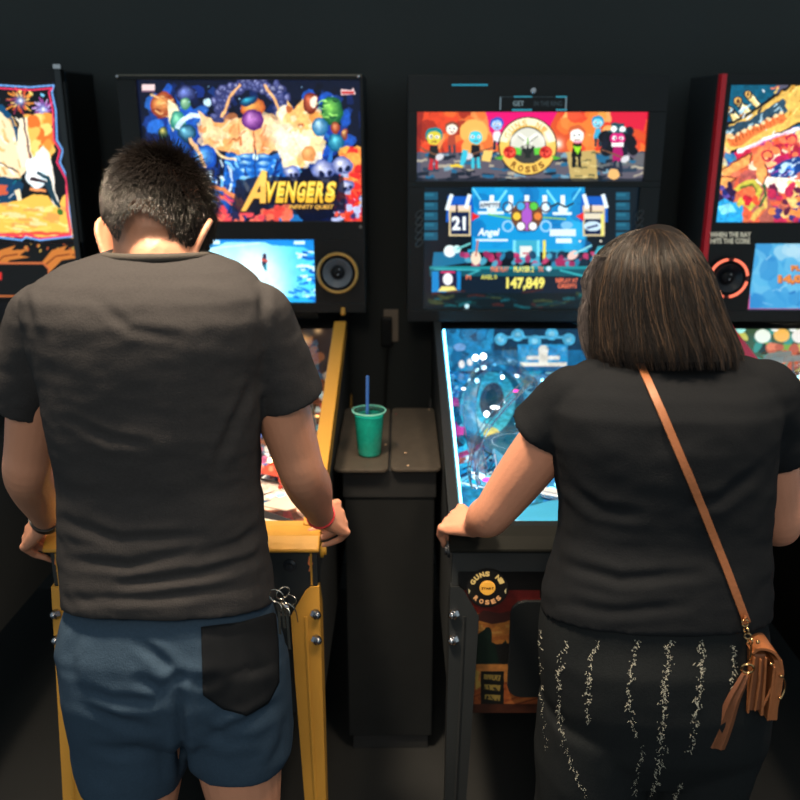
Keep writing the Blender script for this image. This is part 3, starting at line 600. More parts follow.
def art_band(A):
    A.a[:] = (60, 30, 30); A.rect(410, 108, 650, 186, (215, 80, 40))
    A.spots(415, 110, 500, 150, [(235, 110, 50), (240, 150, 80), (150, 40, 30), (225, 70, 40)], 60, (5, 12), 3, .8); A.spots(565, 108, 650, 165, [(240, 150, 60), (250, 190, 110), (220, 60, 40), (245, 120, 50)], 60, (5, 12), 4, .8)
    A.poly([(486, 108), (560, 108), (548, 130), (500, 150), (490, 130)], (225, 15, 110)); A.poly([(610, 108), (650, 108), (644, 130), (612, 124)], (215, 30, 60)); A.poly([(410, 108), (424, 108), (420, 150), (424, 186), (410, 186)], (120, 30, 30), .7)
    A.rect(410, 152, 650, 186, (50, 90, 120), .75); A.strokes(414, 152, 650, 180, [(40, 60, 80), (120, 160, 180), (30, 100, 140), (180, 170, 150), (20, 30, 45)], 120, (5, 16), (1.5, 4), (-15, 15), 8, .9); A.rect(450, 164, 463, 167, (235, 200, 60))
    A.poly([(566, 152), (596, 150), (598, 180), (572, 182)], (190, 165, 100)); A.strokes(572, 152, 594, 178, [(90, 90, 60), (215, 195, 130)], 14, (4, 10), (1, 2), (-10, 10), 9)
    A.rect(410, 178, 650, 188, (14, 22, 34), .7)
    figure(A, 452, 128, .8, (245, 235, 215), (120, 70, 50), (170, 70, 50), (60, 60, 70)); figure(A, 497, 124, .8, (150, 190, 240), (50, 80, 190), (230, 230, 235), (30, 40, 60)); figure(A, 598, 122, .75, (120, 210, 235), (30, 140, 190), (60, 170, 210), (30, 50, 60))
    A.ell(474, 132, 14, 13, (240, 180, 90)); A.ell(470, 148, 8, 10, (235, 165, 80)); figure(A, 476, 136, 1.0, (70, 205, 225), (245, 185, 95), (20, 22, 30), (60, 190, 210), gx=-1.4)
    A.line([(466, 150), (462, 165)], 5, (60, 190, 215)); A.poly([(484, 150), (494, 150), (490, 162), (482, 160)], (240, 200, 110))
    figure(A, 434, 136, 1.05, (215, 200, 60), (10, 130, 140), (30, 32, 34), (190, 40, 50), gx=1.2)
    figure(A, 577, 134, 1.05, (250, 245, 235), (205, 95, 50), (14, 16, 16), (20, 22, 24)); A.poly([(572, 146), (582, 146), (578, 155)], (150, 225, 40)); A.rect(572, 136, 583, 139, (235, 240, 230)); A.line([(574, 142), (582, 142)], 2.2, (225, 130, 170))
    A.spots(604, 130, 634, 152, [(14, 16, 26), (20, 24, 40)], 24, (4, 7), 12); figure(A, 618, 137, 1.1, (215, 30, 120), (16, 18, 30), (170, 20, 100), (30, 40, 60), (30, 75, 85), gx=1.4); A.ell(614, 129, 3.4, 3.2, (240, 250, 250)); A.ell(623, 129, 3.4, 3.2, (240, 250, 250)); A.rect(612, 142, 624, 147, (250, 245, 245)); A.ell(614, 174, 6, 5, (235, 180, 110))
    A.glow(558, 144, 7, (255, 250, 235), .95)
    A.warp(4, .7, 4)
    # round crest
    X, Y = 528, 146
    A.ell(X, Y, 29.5, 29.5, (40, 26, 16)); A.ell(X, Y, 28.3, 28.3, (240, 195, 90)); A.ring(X, Y, 21, 28.3, (252, 240, 200), 190, 350)
    A.ell(X, Y-1, 18.6, 18.6, (60, 46, 30)); A.ell(X, Y-1, 17.4, 17.4, (215, 215, 200)); A.poly([(511, 148), (545, 148), (541, 158), (534, 163), (522, 163), (515, 158)], (60, 60, 56))
    for ch, d in zip("GUNS N'", (-152, -134, -116, -98, -80, -62, -46)):
        if ch != ' ': t = math.radians(d); x, y = X+23.2*math.cos(t), Y+23.2*math.sin(t); A.text(ch, x-2.6, y-3.1, x+2.6, y+3.1, (225, 175, 95), .03, rot=t+PI/2)
    for ch, d in zip('ROSES', (126, 108, 90, 72, 54)): t = math.radians(d); x, y = X+23.2*math.cos(t), Y+23.2*math.sin(t); A.text(ch, x-2.6, y-3.2, x+2.6, y+3.2, (110, 62, 20), .03, rot=t-PI/2)
    for s in (-1, 1):
        A.line([(X-s*4, Y-3), (X+s*8, Y-12), (X+s*12, Y-10)], 2.6, (240, 240, 232)); A.line([(X-s*8, Y+4), (X+s*11, Y-11)], 1, (150, 150, 140)); A.line([(X, Y+10), (X+s*6, Y)], 2.6, (26, 32, 30))
        A.poly([(X+s*6, Y+2), (X+s*14, Y+1), (X+s*12, Y+8), (X+s*7, Y+9)], (90, 200, 60)); A.ell(X+s*18, Y+6, 6.4, 6.2, (205, 40, 30)); A.spots(X+s*18-4, Y+2, X+s*18+4, Y+10, [(230, 80, 60), (160, 20, 24), (240, 100, 80)], 12, (1, 2), 5)
        A.poly([(X+s*24, Y+9), (X+s*34, Y+12), (X+s*26, Y+14)], (80, 170, 50))
    A.poly([(X-3, Y+12), (X, Y-4), (X+3, Y+12)], (30, 36, 34)); A.line([(X, Y-8), (X, Y-2)], 1.4, (110, 180, 60)); A.glow(X-17, Y-8, 6, (255, 252, 245), .6); A.glow(X+18, Y-8, 8, (255, 250, 240), .7)
def art_band_screen(A):
    A.a[:] = (8, 20, 30); B1, B2, CY = (20, 150, 215), (12, 110, 180), (90, 215, 245)
    A.rect(472, 187, 585, 250, B1); A.spots(474, 189, 583, 248, [B1, B2, (40, 175, 230)], 50, (4, 12), 2, .6)
    for sx in (-1, 1):
        cx_ = 527+sx*96
        for k in range(5): A.rect(cx_-7, 192+k*10, cx_+7, 200+k*10, (22, 80, 105)); A.rect(cx_-6, 193+k*10, cx_+3, 196+k*10, (40, 120, 145), .6)
        # score cards on easels
        x = 527+sx*67; A.poly([(x-13, 206), (x-12, 195), (x-6, 196), (x+6, 196), (x+12, 195), (x+14, 208), (x+14, 222), (x-14, 222)], (15, 90, 190)); A.rect(x-11, 205, x+11, 236, (215, 195, 150)); A.rect(x-9, 212, x+9, 234, (10, 30, 70)); A.rect(x-10, 205, x+10, 210, (235, 210, 190)); A.rect(x-4, 204, x-2, 212, (60, 40, 40))
        A.line([(x-8, 196-2), (x-13, 210)] if sx < 0 else [(x-10, 194), (x-6, 208)], 4, (235, 248, 252)); A.line([(x+10, 194), (x+6, 208)] if sx < 0 else [(x+9, 194), (x+13, 208)], 4, (235, 248, 252))
    A.text('21', 452, 216, 466, 230, (240, 248, 250), .05); A.rect(584, 213, 603, 219, (225, 215, 190)); A.ell(593, 226, 9, 5, (200, 225, 240)); A.line([(587, 228), (598, 225)], 2, (40, 60, 110)); A.rect(601, 214, 604, 236, (235, 225, 120))
    for x in (492, 511, 527, 545, 563): A.line([(x, 195), (x, 206)], 4.5, (240, 250, 252)); A.ell(x, 209, 5, 4.5, (225, 245, 250))
    for s in (-1, 1): A.line([(527+s*20, 190), (527+s*30, 204)], 2.4, (120, 225, 250)); A.line([(527+s*54, 188), (527+s*46, 200)], 1.8, (110, 215, 245))
    A.rect(480, 201, 500, 208, (230, 245, 250)); A.rect(478, 211, 504, 214, (220, 240, 250)); A.line([(488, 214), (514, 219)], 1.3, (120, 205, 60)); A.line([(566, 219), (540, 217)], 1.3, (150, 200, 60)); A.line([(550, 207), (558, 203), (566, 207), (574, 203)], 1.8, (30, 40, 60)); A.rect(553, 212, 572, 215, (225, 245, 250))
    A.text('Angel', 478, 228, 499, 238, (240, 250, 252), .04, 2); A.rect(476, 239, 508, 241, (220, 240, 250)); A.rect(550, 229, 576, 236, (220, 240, 250)); A.rect(556, 238, 572, 243, (225, 245, 250)); A.ell(567, 225, 6, 4, (120, 190, 235))
    A.poly([(472, 212), (480, 216), (472, 221)], (230, 40, 40)); A.poly([(584, 212), (576, 216), (584, 221)], (230, 40, 40)); A.text('APPETITE', 480, 203, 501, 207.5, (60, 70, 90), .02)
    # drum wheel
    A.ell(527, 216, 16, 15, (110, 70, 50)); A.ell(527, 216, 5, 14, (170, 90, 200)); 
    for x, y, c in ((517, 216, (245, 200, 70)), (538, 216, (225, 130, 60)), (534, 206, (90, 200, 70)), (521, 206, (70, 170, 220)), (521, 226, (240, 248, 250)), (533, 226, (240, 248, 250))): A.ell(x, y, 5, 4.8, (80, 50, 40)); A.ell(x, y, 4, 4, c)
    for x in (508, 546): A.ring(x, 226, 4, 6, (150, 205, 245)); A.ring(x, 207, 4, 5.6, (60, 60, 90))
    A.rect(468, 249, 588, 252, (40, 160, 200)); A.rect(514, 240, 540, 262, (60, 170, 200)); A.rect(520, 246, 532, 257, (225, 230, 225)); A.line([(523, 253), (529, 253)], 1.4, (190, 60, 80)); A.rect(543, 240, 546, 262, (235, 220, 90)); A.rect(513, 240, 516, 256, (120, 220, 240)); A.rect(537, 240, 540, 256, (120, 220, 240))
    # stage
    A.poly([(434, 252), (470, 252), (470, 262), (432, 268)], (25, 110, 150)); A.spots(462, 254, 600, 266, [(40, 130, 170), (160, 40, 90), (20, 60, 90), (80, 170, 200), (200, 60, 110), (15, 40, 60)], 70, (2, 5), 13, .9)
    A.rect(430, 266, 620, 269, (30, 140, 150)); A.rect(430, 269, 620, 276, (14, 80, 95)); A.line([(434, 269), (480, 270), (466, 276)], 1.6, (60, 170, 180)); A.line([(560, 270), (584, 276)], 2, (50, 170, 180))
    A.ell(450, 251, 6, 6, (235, 250, 250)); A.ell(457, 249, 4, 4, (200, 240, 240)); A.line([(457, 249), (471, 243)], 2, (110, 200, 200)); A.ell(476, 258, 5, 7, (235, 215, 190)); A.line([(476, 256), (478, 240)], 1.8, (190, 110, 100)); A.ell(573, 255, 6, 4, (240, 200, 190), -35); A.line([(574, 254), (592, 245)], 2, (140, 215, 225))
    for x in (580, 601): A.ell(x, 241, 1.2, 1.2, (240, 230, 210))
    A.poly([(598, 246), (618, 246), (616, 258), (594, 254)], (60, 160, 180))
    # score line
    A.rect(432, 271, 461, 292, (15, 130, 200)); A.rect(439, 270, 457, 291, (30, 30, 60)); A.rect(441, 271, 455, 273, (220, 50, 110)); A.ell(448, 279, 5, 6, (240, 240, 245)); A.poly([(438, 291), (442, 286), (454, 286), (458, 291)], (240, 225, 130))
    A.rect(462, 277, 616, 294, (12, 28, 44)); A.text('FREE PLAY', 491, 266.5, 509, 271.5, (240, 120, 85), .04); A.text('PLAYER 2', 514, 266, 534, 271.8, (240, 225, 110), .04); A.text('TX', 538, 266.5, 544, 271.5, (240, 120, 85), .04); A.ell(549, 268.5, 2.7, 2.7, (190, 225, 240))
    A.text('P1', 466, 275, 471, 279.5, (240, 120, 85), .04); A.text('AXEL 0', 481, 274.5, 497, 279, (225, 220, 100), .04)
    A.text('147,849', 506.5, 277, 545, 290.5, (242, 230, 110), .05); A.text('REPLAY AT', 556, 278, 578, 282.5, (242, 115, 80), .04); A.text('CREDITS', 558, 283.5, 577, 288, (242, 115, 80), .04)
    # dim lower edge of the stage picture
    A.rect(420, 293, 640, 310, (10, 24, 30)); A.strokes(424, 292, 630, 306, [(14, 60, 60), (20, 90, 100), (70, 30, 30), (12, 40, 50), (60, 70, 40)], 50, (8, 22), (1.5, 3.5), (-20, 20), 17, .7); A.ell(467, 306, 2.4, 2.4, (190, 230, 240))
def art_sunset(A):     # cabinet front print beside the coin door
    A.a[:] = (14, 14, 16); A.poly([(452, 590), (540, 590), (545, 720), (452, 720)], (110, 30, 30)); A.rect(440, 598, 620, 613, (120, 34, 30)); A.rect(440, 613, 620, 650, (205, 130, 60)); A.strokes(440, 617, 620, 646, [(225, 165, 85), (215, 140, 60), (190, 110, 50)], 40, (10, 26), (2, 5), (-8, 8), 3)
    A.poly([(440, 618), (470, 620), (484, 610), (500, 613), (514, 610), (620, 606), (620, 614), (520, 616), (505, 622), (492, 624), (478, 620), (440, 624)], (80, 40, 36))
    A.poly([(440, 626), (474, 628), (478, 634), (484, 630), (488, 628), (492, 632), (492, 642), (500, 646), (506, 640), (508, 645), (504, 664), (490, 668), (440, 668)], (14, 38, 30)); A.ell(488, 631, 3.5, 4, (14, 34, 28)); A.poly([(495, 644), (540, 642), (620, 640), (620, 662), (500, 664)], (26, 26, 26))
    A.rect(440, 664, 620, 720, (190, 100, 50)); A.strokes(440, 676, 620, 712, [(150, 70, 36), (205, 120, 62), (110, 48, 26), (170, 86, 44)], 60, (14, 34), (1.2, 3), (-28, -12), 6); A.poly([(440, 664), (620, 664), (620, 678), (440, 684)], (220, 150, 75), .8)
    A.poly([(474, 668), (480, 672), (478, 680), (484, 684), (476, 690)], (215, 180, 90)); A.rect(440, 704, 620, 722, (52, 26, 22), .8)
    A.rect(481, 671, 504, 704, (18, 22, 22)); 
    for k in range(3):
        y = 676+k*10
        A.poly([(484+k*.5, y-2), (501, y-1), (500, y+5), (484+k*.5, y+3)], (175, 150, 75)); A.strokes(485, y-1, 499, y+4, [(24, 28, 26)], 7, (2, 5), (.8, 1.4), (40, 110), k+3)
    A.grain(5, .15); A.a *= .72
def art_start(A):
    X, Y = 487.5, 588; A.ell(X, Y, 21, 18.5, (16, 13, 12)); A.ring(X, Y, 13.2, 18.6, (20, 16, 12), sy=.88)
    for ch, d in zip("GUNS N'", (-155, -132, -110, -90, -68, -46, -28)):
        if ch == ' ': continue
        t = math.radians(d); x, y = X+15.8*math.cos(t), Y+14.2*math.sin(t); A.text(ch, x-2.5, y-2.6, x+2.5, y+2.6, (232, 190, 110), .07, rot=t+PI/2)
    for ch, d in zip('ROSES', (135, 112, 90, 68, 45)): t = math.radians(d); x, y = X+15.8*math.cos(t), Y+14.2*math.sin(t); A.text(ch, x-2.3, y-2.4, x+2.3, y+2.4, (230, 160, 100), .07, rot=t-PI/2)
    for s in (-1, 1): A.poly([(X+s*17, Y+3), (X+s*19, Y), (X+s*18.5, Y+6)], (225, 200, 140))
    A.ell(X, Y-.3, 7.8, 7.4, (238, 178, 70)); A.text('START', X-6.6, Y-1.8, X+7, Y+1.3, (70, 30, 10), .04)
# ---------------------------------------------------------------- artwork: red-trimmed machine on the right
def art_wreck(A):
    A.a[:] = (20, 60, 110); A.rect(700, 80, 940, 226, (10, 90, 130)); A.rect(700, 80, 775, 120, (8, 84, 112)); A.rect(775, 80, 940, 110, (190, 70, 60), .4)
    A.spots(700, 120, 940, 222, [(20, 60, 140), (230, 90, 50), (240, 190, 90), (30, 130, 190), (190, 30, 90), (250, 220, 160), (90, 60, 150), (240, 140, 60)], 260, (4, 12), 5, .8)
    A.poly([(745, 158), (770, 146), (940, 120), (940, 226), (700, 226), (715, 180)], (225, 90, 60), .75)
    A.spots(740, 136, 940, 170, [(250, 200, 130), (235, 100, 70), (200, 30, 70), (255, 235, 200)], 60, (4, 9), 6); A.poly([(772, 160), (800, 146), (940, 140), (940, 156), (800, 156), (782, 168)], (190, 30, 90)); A.spots(760, 140, 800, 156, [(180, 30, 60), (240, 120, 80)], 18, (2, 5), 9)
    A.ell(789, 168, 20, 9, (20, 60, 130), -22); A.ell(786, 168, 7, 6, (190, 225, 250), -20); A.ell(790, 171, 5, 5, (60, 130, 220)); A.strokes(770, 158, 810, 180, [(20, 50, 120), (220, 240, 255), (180, 60, 160)], 16, (4, 10), (1, 2.5), (130, 170), 19)
    A.poly([(754, 180), (764, 176), (800, 180), (940, 170), (940, 184), (806, 186), (792, 196), (764, 186)], (252, 240, 220))
    for p in ([(722, 170), (740, 158), (752, 152), (750, 164), (734, 172), (726, 180)], [(712, 182), (722, 176), (736, 178), (728, 186), (716, 190)], [(757, 160), (764, 158), (768, 176), (763, 184), (757, 178)]): A.poly(p, (245, 165, 90)); A.line(p[:4], 1.4, (120, 40, 30))
    A.spots(757, 148, 776, 166, [(245, 140, 80), (250, 190, 130)], 8, (3, 6), 22); A.ring(768, 155, 4, 6, (190, 40, 60))
    A.spots(712, 184, 732, 202, [(40, 20, 60), (90, 70, 150), (30, 40, 110)], 30, (2, 5), 24); A.poly([(712, 206), (724, 198), (744, 206), (742, 222), (710, 222)], (40, 160, 220)); A.poly([(718, 206), (730, 202), (736, 212), (722, 214)], (130, 220, 245))
    # green and gold coils
    A.line([(736, 190), (744, 184), (754, 182), (760, 190), (756, 202), (750, 208), (742, 200), (738, 206)], 5, (200, 190, 70)); A.line([(740, 188), (752, 184), (757, 192)], 1.6, (90, 110, 40)); A.line([(752, 220), (758, 212), (766, 206), (764, 198), (770, 192)], 4.5, (215, 180, 90)); A.line([(764, 184), (766, 196), (760, 206)], 2.2, (40, 90, 50))
    A.spots(772, 184, 812, 224, [(235, 140, 70), (90, 30, 60), (250, 200, 120), (190, 40, 80), (60, 50, 120)], 60, (2.5, 6), 27); A.spots(744, 196, 758, 210, [(200, 30, 50), (235, 80, 50)], 8, (2, 4), 28)
    # gold chimneys and the long orange car
    for x, y in ((729, 110), (738, 101), (748, 94)): A.line([(x, y), (x+14, y+16)], 8.5, (30, 26, 20)); A.line([(x, y), (x+14, y+16)], 6.6, (235, 210, 140)); A.line([(x+1.5, y-1), (x+15, y+14)], 1.6, (252, 245, 200)); A.ell(x, y, 4.4, 4.2, (50, 30, 20)); A.ell(x, y, 3.2, 3, (225, 180, 100)); A.ell(x, y, 1.6, 1.8, (90, 50, 30))
    A.ell(725, 98, 3, 3, (180, 220, 230)); A.ell(764, 91, 1.2, 1.2, (230, 235, 240)); A.line([(771, 88), (780, 86)], 1.6, (230, 120, 90))
    A.poly([(718, 140), (722, 124), (740, 118), (770, 98), (790, 84), (940, 74), (940, 118), (800, 124), (744, 150), (728, 153)], (24, 18, 20)); A.poly([(720, 139), (724, 126), (742, 120), (772, 100), (792, 86), (940, 76), (940, 116), (800, 122), (744, 148), (729, 150)], (230, 185, 90))
    A.strokes(778, 84, 860, 112, [(240, 200, 100), (200, 140, 50), (250, 225, 130)], 40, (4, 9), (1.5, 3), (100, 160), 31)
    A.poly([(724, 134), (728, 126), (748, 120), (784, 98), (788, 112), (760, 126), (734, 138)], (40, 70, 90)); A.strokes(728, 102, 784, 132, [(170, 205, 220), (20, 30, 50), (225, 235, 240)], 30, (4, 9), (1, 2.4), (110, 150), 32)
    A.poly([(728, 138), (762, 122), (784, 112), (788, 120), (760, 132), (740, 146), (731, 146)], (232, 120, 60)); 
    for k in range(16): A.line([(734+k*3.4, 144-k*1.8), (732+k*3.4, 138-k*1.8)], .8, (160, 60, 30))
    for k in range(9): A.ell(732+k*6.2, 137-k*3.0, 2.6, 2, (250, 215, 160))
    A.line([(738, 152), (764, 140), (800, 128)], 4, (252, 235, 240)); A.line([(748, 148), (790, 132)], 1, (210, 120, 180)); A.ring(731, 143, 6, 10, (240, 190, 130), 90, 280)
    A.warp(4, 1.0, 23); A.grain(3, .2)
def art_water_screen(A):
    A.a[:] = (90, 185, 235); r = 0
    A.spots(740, 240, 1000, 312, [(60, 160, 225), (120, 205, 245), (90, 190, 240), (50, 145, 215)], 120, (6, 16), 3, .6); A.spots(760, 244, 880, 256, [(190, 232, 250)], 14, (6, 10), 6, .6)
    A.strokes(748, 246, 960, 308, [(30, 110, 190), (160, 220, 250)], 50, (5, 16), (.8, 1.8), (-50, 20), 8, .7); A.warp(7, 2, 4)
    for k, c in ((.8, (150, 50, 40)), (0, (245, 150, 75))): A.text('PLAYER 1', 791+k, 265+k, 830+k, 270.5+k, c, .05); A.text('14,080', 778+k, 274.5+k, 818+k, 284+k, c, .07)
    for p in ([(748, 242), (1000, 242)], [(748, 309.2), (1000, 309.2)]): A.line(p, 1.6, (215, 90, 150))
    A.line([(751, 240), (748.6, 312)], 2, (215, 90, 150))
def art_sideblue(A):
    A.a[:] = (10, 24, 36); return A
# ---------------------------------------------------------------- playfield prints and furniture
def pf_cyan(A, cx):
    A.rect(300, 300, 1000, 600, (20, 150, 205)); A.spots(430, 360, 760, 520, [(10, 140, 200), (60, 200, 240), (10, 80, 140), (30, 170, 220), (4, 40, 70), (150, 230, 250)], 300, (4, 14), 3, .8); A.strokes(440, 360, 620, 480, [(4, 40, 70), (170, 235, 250), (10, 90, 150)], 90, (6, 22), (1, 3), (-60, 40), 4)
    A.ell(490, 408, 34, 40, (20, 90, 120), 20); A.ell(488, 404, 27, 33, (70, 190, 215), 20); A.ell(492, 400, 12, 18, (60, 60, 70), 10); A.ell(492, 398, 6, 9, (20, 40, 50)); A.ring(490, 404, 20, 23, (190, 235, 245), 90, 200)
    A.poly([(446, 396), (458, 398), (460, 406), (448, 406)], (215, 60, 150)); A.poly([(450, 416), (458, 424), (462, 436), (454, 438)], (215, 60, 150)); A.line([(458, 456), (474, 450), (486, 442), (500, 446)], 5, (185, 45, 120)); A.poly([(450, 460), (476, 454), (474, 460), (452, 466)], (190, 90, 80))
    A.ell(492, 434, 8, 7, (245, 225, 130)); A.ell(500, 440, 8, 5, (250, 240, 190)); A.line([(466, 404), (484, 430)], 4, (210, 235, 240)); A.strokes(462, 456, 520, 482, [(220, 240, 250), (20, 90, 140), (120, 210, 240), (10, 40, 70)], 60, (5, 16), (1, 3), (-50, -20), 7)
    A.poly([(456, 486), (760, 486), (760, 520), (456, 520)], (25, 110, 145)); A.line([(458, 482), (520, 494)], 2, (230, 240, 245)); A.spots(520, 470, 600, 520, [(60, 150, 215), (120, 190, 235), (40, 120, 190)], 40, (3, 9), 8); A.ell(478, 476, 6, 4, (230, 245, 250))
    A.grain(4, .3)
def back_cyan(A, cx):
    A.rect(300, 300, 1000, 500, (15, 100, 150)); A.spots(440, 326, 500, 372, [(25, 140, 200), (40, 160, 215), (10, 70, 110)], 40, (4, 10), 4, .7); A.rect(494, 328, 640, 350, (8, 50, 80)); A.ell(460, 347, 6, 4, (110, 160, 215))
    for x, y in ((501, 339), (518, 335), (535, 341), (552, 334), (569, 339), (590, 336), (610, 340)): A.ell(x, y, 6.5, 6, (80, 185, 230)); A.ell(x, y, 3, 3, (140, 215, 245))
    A.line([(501, 337), (570, 337)], 2.5, (80, 180, 225)); A.rect(518, 344, 568, 366, (35, 150, 210)); A.spots(520, 346, 566, 364, [(110, 190, 230), (30, 120, 180)], 14, (2, 4), 5, .7); A.rect(527, 355.5, 560, 359.5, (240, 240, 235)); A.rect(520, 362, 567, 366, (245, 240, 225)); A.ell(543.5, 350, 5, 5, (235, 235, 225)); A.rect(539, 352, 548, 364, (240, 238, 225))
    A.ell(462, 364, 3, 4, (255, 255, 255)); A.ell(470, 362, 3, 3.6, (255, 255, 255)); A.grain(4, .2)
def fill_cyan(pf, P, r, cx, W):
    common_fill(pf, P, r, dict(k='cyan', rub=(230, 235, 240), flip=(235, 235, 235), sling=(60, 150, 200), postm=mat('post_clear_blue', (90, 170, 210), .15), posts=14,
        ins=[((140, 225, 255), 12, 3.), ((255, 255, 250), 8, 4.), ((240, 60, 170), 3, 2.5)], bulbs=[((235, 250, 255), 12, 7), ((120, 215, 255), 6, 6)]))
    clr = glassmat('ramp_ice_plastic', (.72, .93, 1), .35, .1)
    for u, y in ((.15, 2.42), (.38, 2.34), (.12, 2.28)): bumper(pf, P(u, y), (120, 200, 240), glow=.8)
    ramp(pf, [P(-.78, 2.0, .03), P(-.8, 2.3, .06), P(-.62, 2.52, .08), P(-.35, 2.56, .08), P(-.2, 2.42, .07)], clr, .036, .016)
    ramp(pf, [P(.72, 2.0, .02), P(.78, 2.3, .05), P(.75, 2.55, .08)], clr, .05, .018)
    wire_ramp(pf, [P(-.2, 2.42, .08), P(-.45, 2.3, .075), P(-.72, 2.15, .06), P(-.84, 2.0, .05), P(-.84, 1.93, .035)], CHROME)
    wire_ramp(pf, [P(.75, 2.55, .08), P(.66, 2.42, .075), P(.82, 2.2, .06), P(.86, 2.0, .05), P(.84, 1.93, .035)], CHROME)
    d = MB().lathe(P(-.42, 2.2, .004), [(.085, 0), (.085, .008), (.08, .012), (.03, .014), (.028, .024), (.001, .026)], 40).build('spinning_disc', mat('disc_teal', (30, 110, 140), .25, .3), pf)
    MB().torus(P(-.42, 2.2, .014), .06, .003).build('groove_ring', mat('groove_white', (200, 225, 235), .3), d)
    for k in range(4): MB().box(P(.5, 2.16+k*.03, 0), P(.5, 2.16+k*.03, 0)+Vector((.006, .024, .03))).build('drop_target', mat('target_yellow', (240, 220, 120), .3), pf, smooth=False)
    for (u, y, h) in ((-.36, 1.995, .05), (-.3, 2.0, .05)): bulb(pf, P(u, y+.06, h), .012, (255, 235, 170), 3)
    bulb(pf, P(-.68, 2.56, .1), .009, (255, 255, 255), 8); bulb(pf, P(-.6, 2.57, .1), .009, (255, 255, 255), 8)
    for s in (-1, 1): plastic(pf, [P(s*.96, 2.2), P(s*.96, 2.26), P(s*.86, 2.25), P(s*.87, 2.21)], mat('plastic_magenta', (215, 50, 140), .2), .03)
    for k in range(6): insert(pf, P(-.2+k*.07, 1.99+.02*(k % 2), 0), .011, (130, 215, 250), 2.5, 12)
def pf_orange(A, cx):
    A.rect(-50, 300, 420, 560, (120, 70, 50)); A.spots(-40, 320, 345, 520, [(230, 150, 80), (30, 60, 110), (240, 220, 200), (190, 60, 60), (60, 120, 170), (30, 25, 40), (250, 190, 120)], 260, (4, 12), 3, .8)
    A.spots(255, 320, 322, 372, [(250, 200, 140), (235, 160, 90), (90, 60, 50)], 30, (3, 7), 4); A.spots(270, 385, 322, 430, [(40, 150, 200), (210, 240, 250), (20, 30, 40), (120, 200, 220)], 36, (2, 6), 5); A.poly([(255, 478), (300, 478), (310, 500), (255, 500)], (225, 215, 205)); A.spots(258, 425, 300, 480, [(200, 90, 140), (90, 120, 210), (240, 190, 220), (30, 30, 60), (240, 240, 240)], 40, (3, 6), 6)
    A.grain(4, .3)
def back_orange(A, cx):
    A.rect(-100, 300, 420, 420, (40, 28, 26)); A.spots(200, 322, 322, 372, [(120, 70, 40), (60, 40, 36), (180, 110, 60), (30, 30, 36)], 60, (3, 8), 7); A.line([(-60, 321), (330, 321)], 1.5, (190, 130, 90)); A.glow(318, 330, 6, (255, 205, 140), .8); A.glow(305, 340, 9, (240, 180, 110), .8)
def fill_orange(pf, P, r, cx, W):
    common_fill(pf, P, r, dict(k='orange', rub=(30, 30, 32), flip=(240, 200, 60), sling=(200, 80, 60), postm=mat('post_clear_red', (190, 60, 40), .2), posts=16,
        ins=[((255, 200, 120), 14, 2.5), ((120, 200, 255), 8, 2.5), ((255, 80, 60), 6, 2.)], bulbs=[((255, 215, 150), 16, 5), ((200, 235, 255), 8, 5)]))
    for u, y in ((.3, 2.45), (.55, 2.36), (.3, 2.3)): bumper(pf, P(u, y), (240, 170, 90), glow=.6)
    pl = mat('ramp_smoke_plastic', (60, 70, 80), .1)
    ramp(pf, [P(.68, 2.05, .02), P(.72, 2.3, .05), P(.6, 2.5, .08), P(.2, 2.55, .08)], pl, .05, .018); ramp(pf, [P(-.7, 2.05, .02), P(-.72, 2.3, .05), P(-.55, 2.52, .08)], pl, .05, .018)
    wire_ramp(pf, [P(.2, 2.55, .08), P(.55, 2.42, .08), P(.82, 2.25, .06), P(.86, 2.0, .05), P(.84, 1.93, .035)], STEEL)
    g = MB().ball(P(.62, 2.52, .055), .042, 14, (1, .7, 1)).tube([P(.62, 2.52, .05)+Vector((.03*math.cos(a), -.01, .03*math.sin(a)+.02)) for a in (0, .8, 1.6)], .008, 8).build('gold_sculpture', mat('gold_paint', (235, 160, 80), .35, .2), pf)
    for k in range(4): MB().cyl(P(.48+.08*k, 2.5, .085), P(.48+.08*k, 2.5, .105), .007).build('gem', glow_mat('gem_warm', (255, 220, 170), 4), g)
    for k in range(3): bulb(pf, P(.7+.06*k, 2.18-.05*k, .03), .009, (190, 235, 250), 5)
    MB().prism([P(.5, 1.86, .032), P(.75, 1.84, .032), P(.9, 1.86, .032), P(.7, 1.9, .032)], (0, 0, .003)).build('decal', mat('apron_decal_pale', (225, 200, 185), .4), pf, smooth=False)
def pf_mixed(A, cx):
    A.rect(600, 300, 1200, 700, (90, 90, 70)); A.spots(720, 320, 1000, 520, [(230, 220, 210), (60, 70, 60), (200, 90, 70), (240, 160, 90), (110, 160, 150), (30, 30, 40), (170, 60, 60), (140, 170, 90), (60, 80, 120)], 420, (3, 9), 3, .85); A.ell(790, 362, 22, 14, (120, 50, 40)); A.grain(4, .3)
def back_mixed(A, cx):
    A.rect(600, 300, 1300, 420, (60, 90, 60)); A.spots(725, 322, 900, 372, [(120, 170, 60), (40, 110, 90), (200, 200, 90), (60, 150, 140), (30, 50, 40)], 90, (3, 8), 7); A.ell(741, 328, 5, 5, (170, 250, 240))
    for x, y, rx, c in ((763, 336, 8, (240, 250, 235)), (782, 335, 8, (250, 190, 90)), (800, 336, 8, (245, 240, 230)), (775, 328, 4, (250, 255, 250)), (793, 328, 4, (250, 255, 250))): A.ell(x, y, rx, rx*.85, c)
    A.spots(770, 345, 800, 368, [(190, 90, 60), (120, 50, 40), (230, 130, 90)], 24, (3, 6), 9)
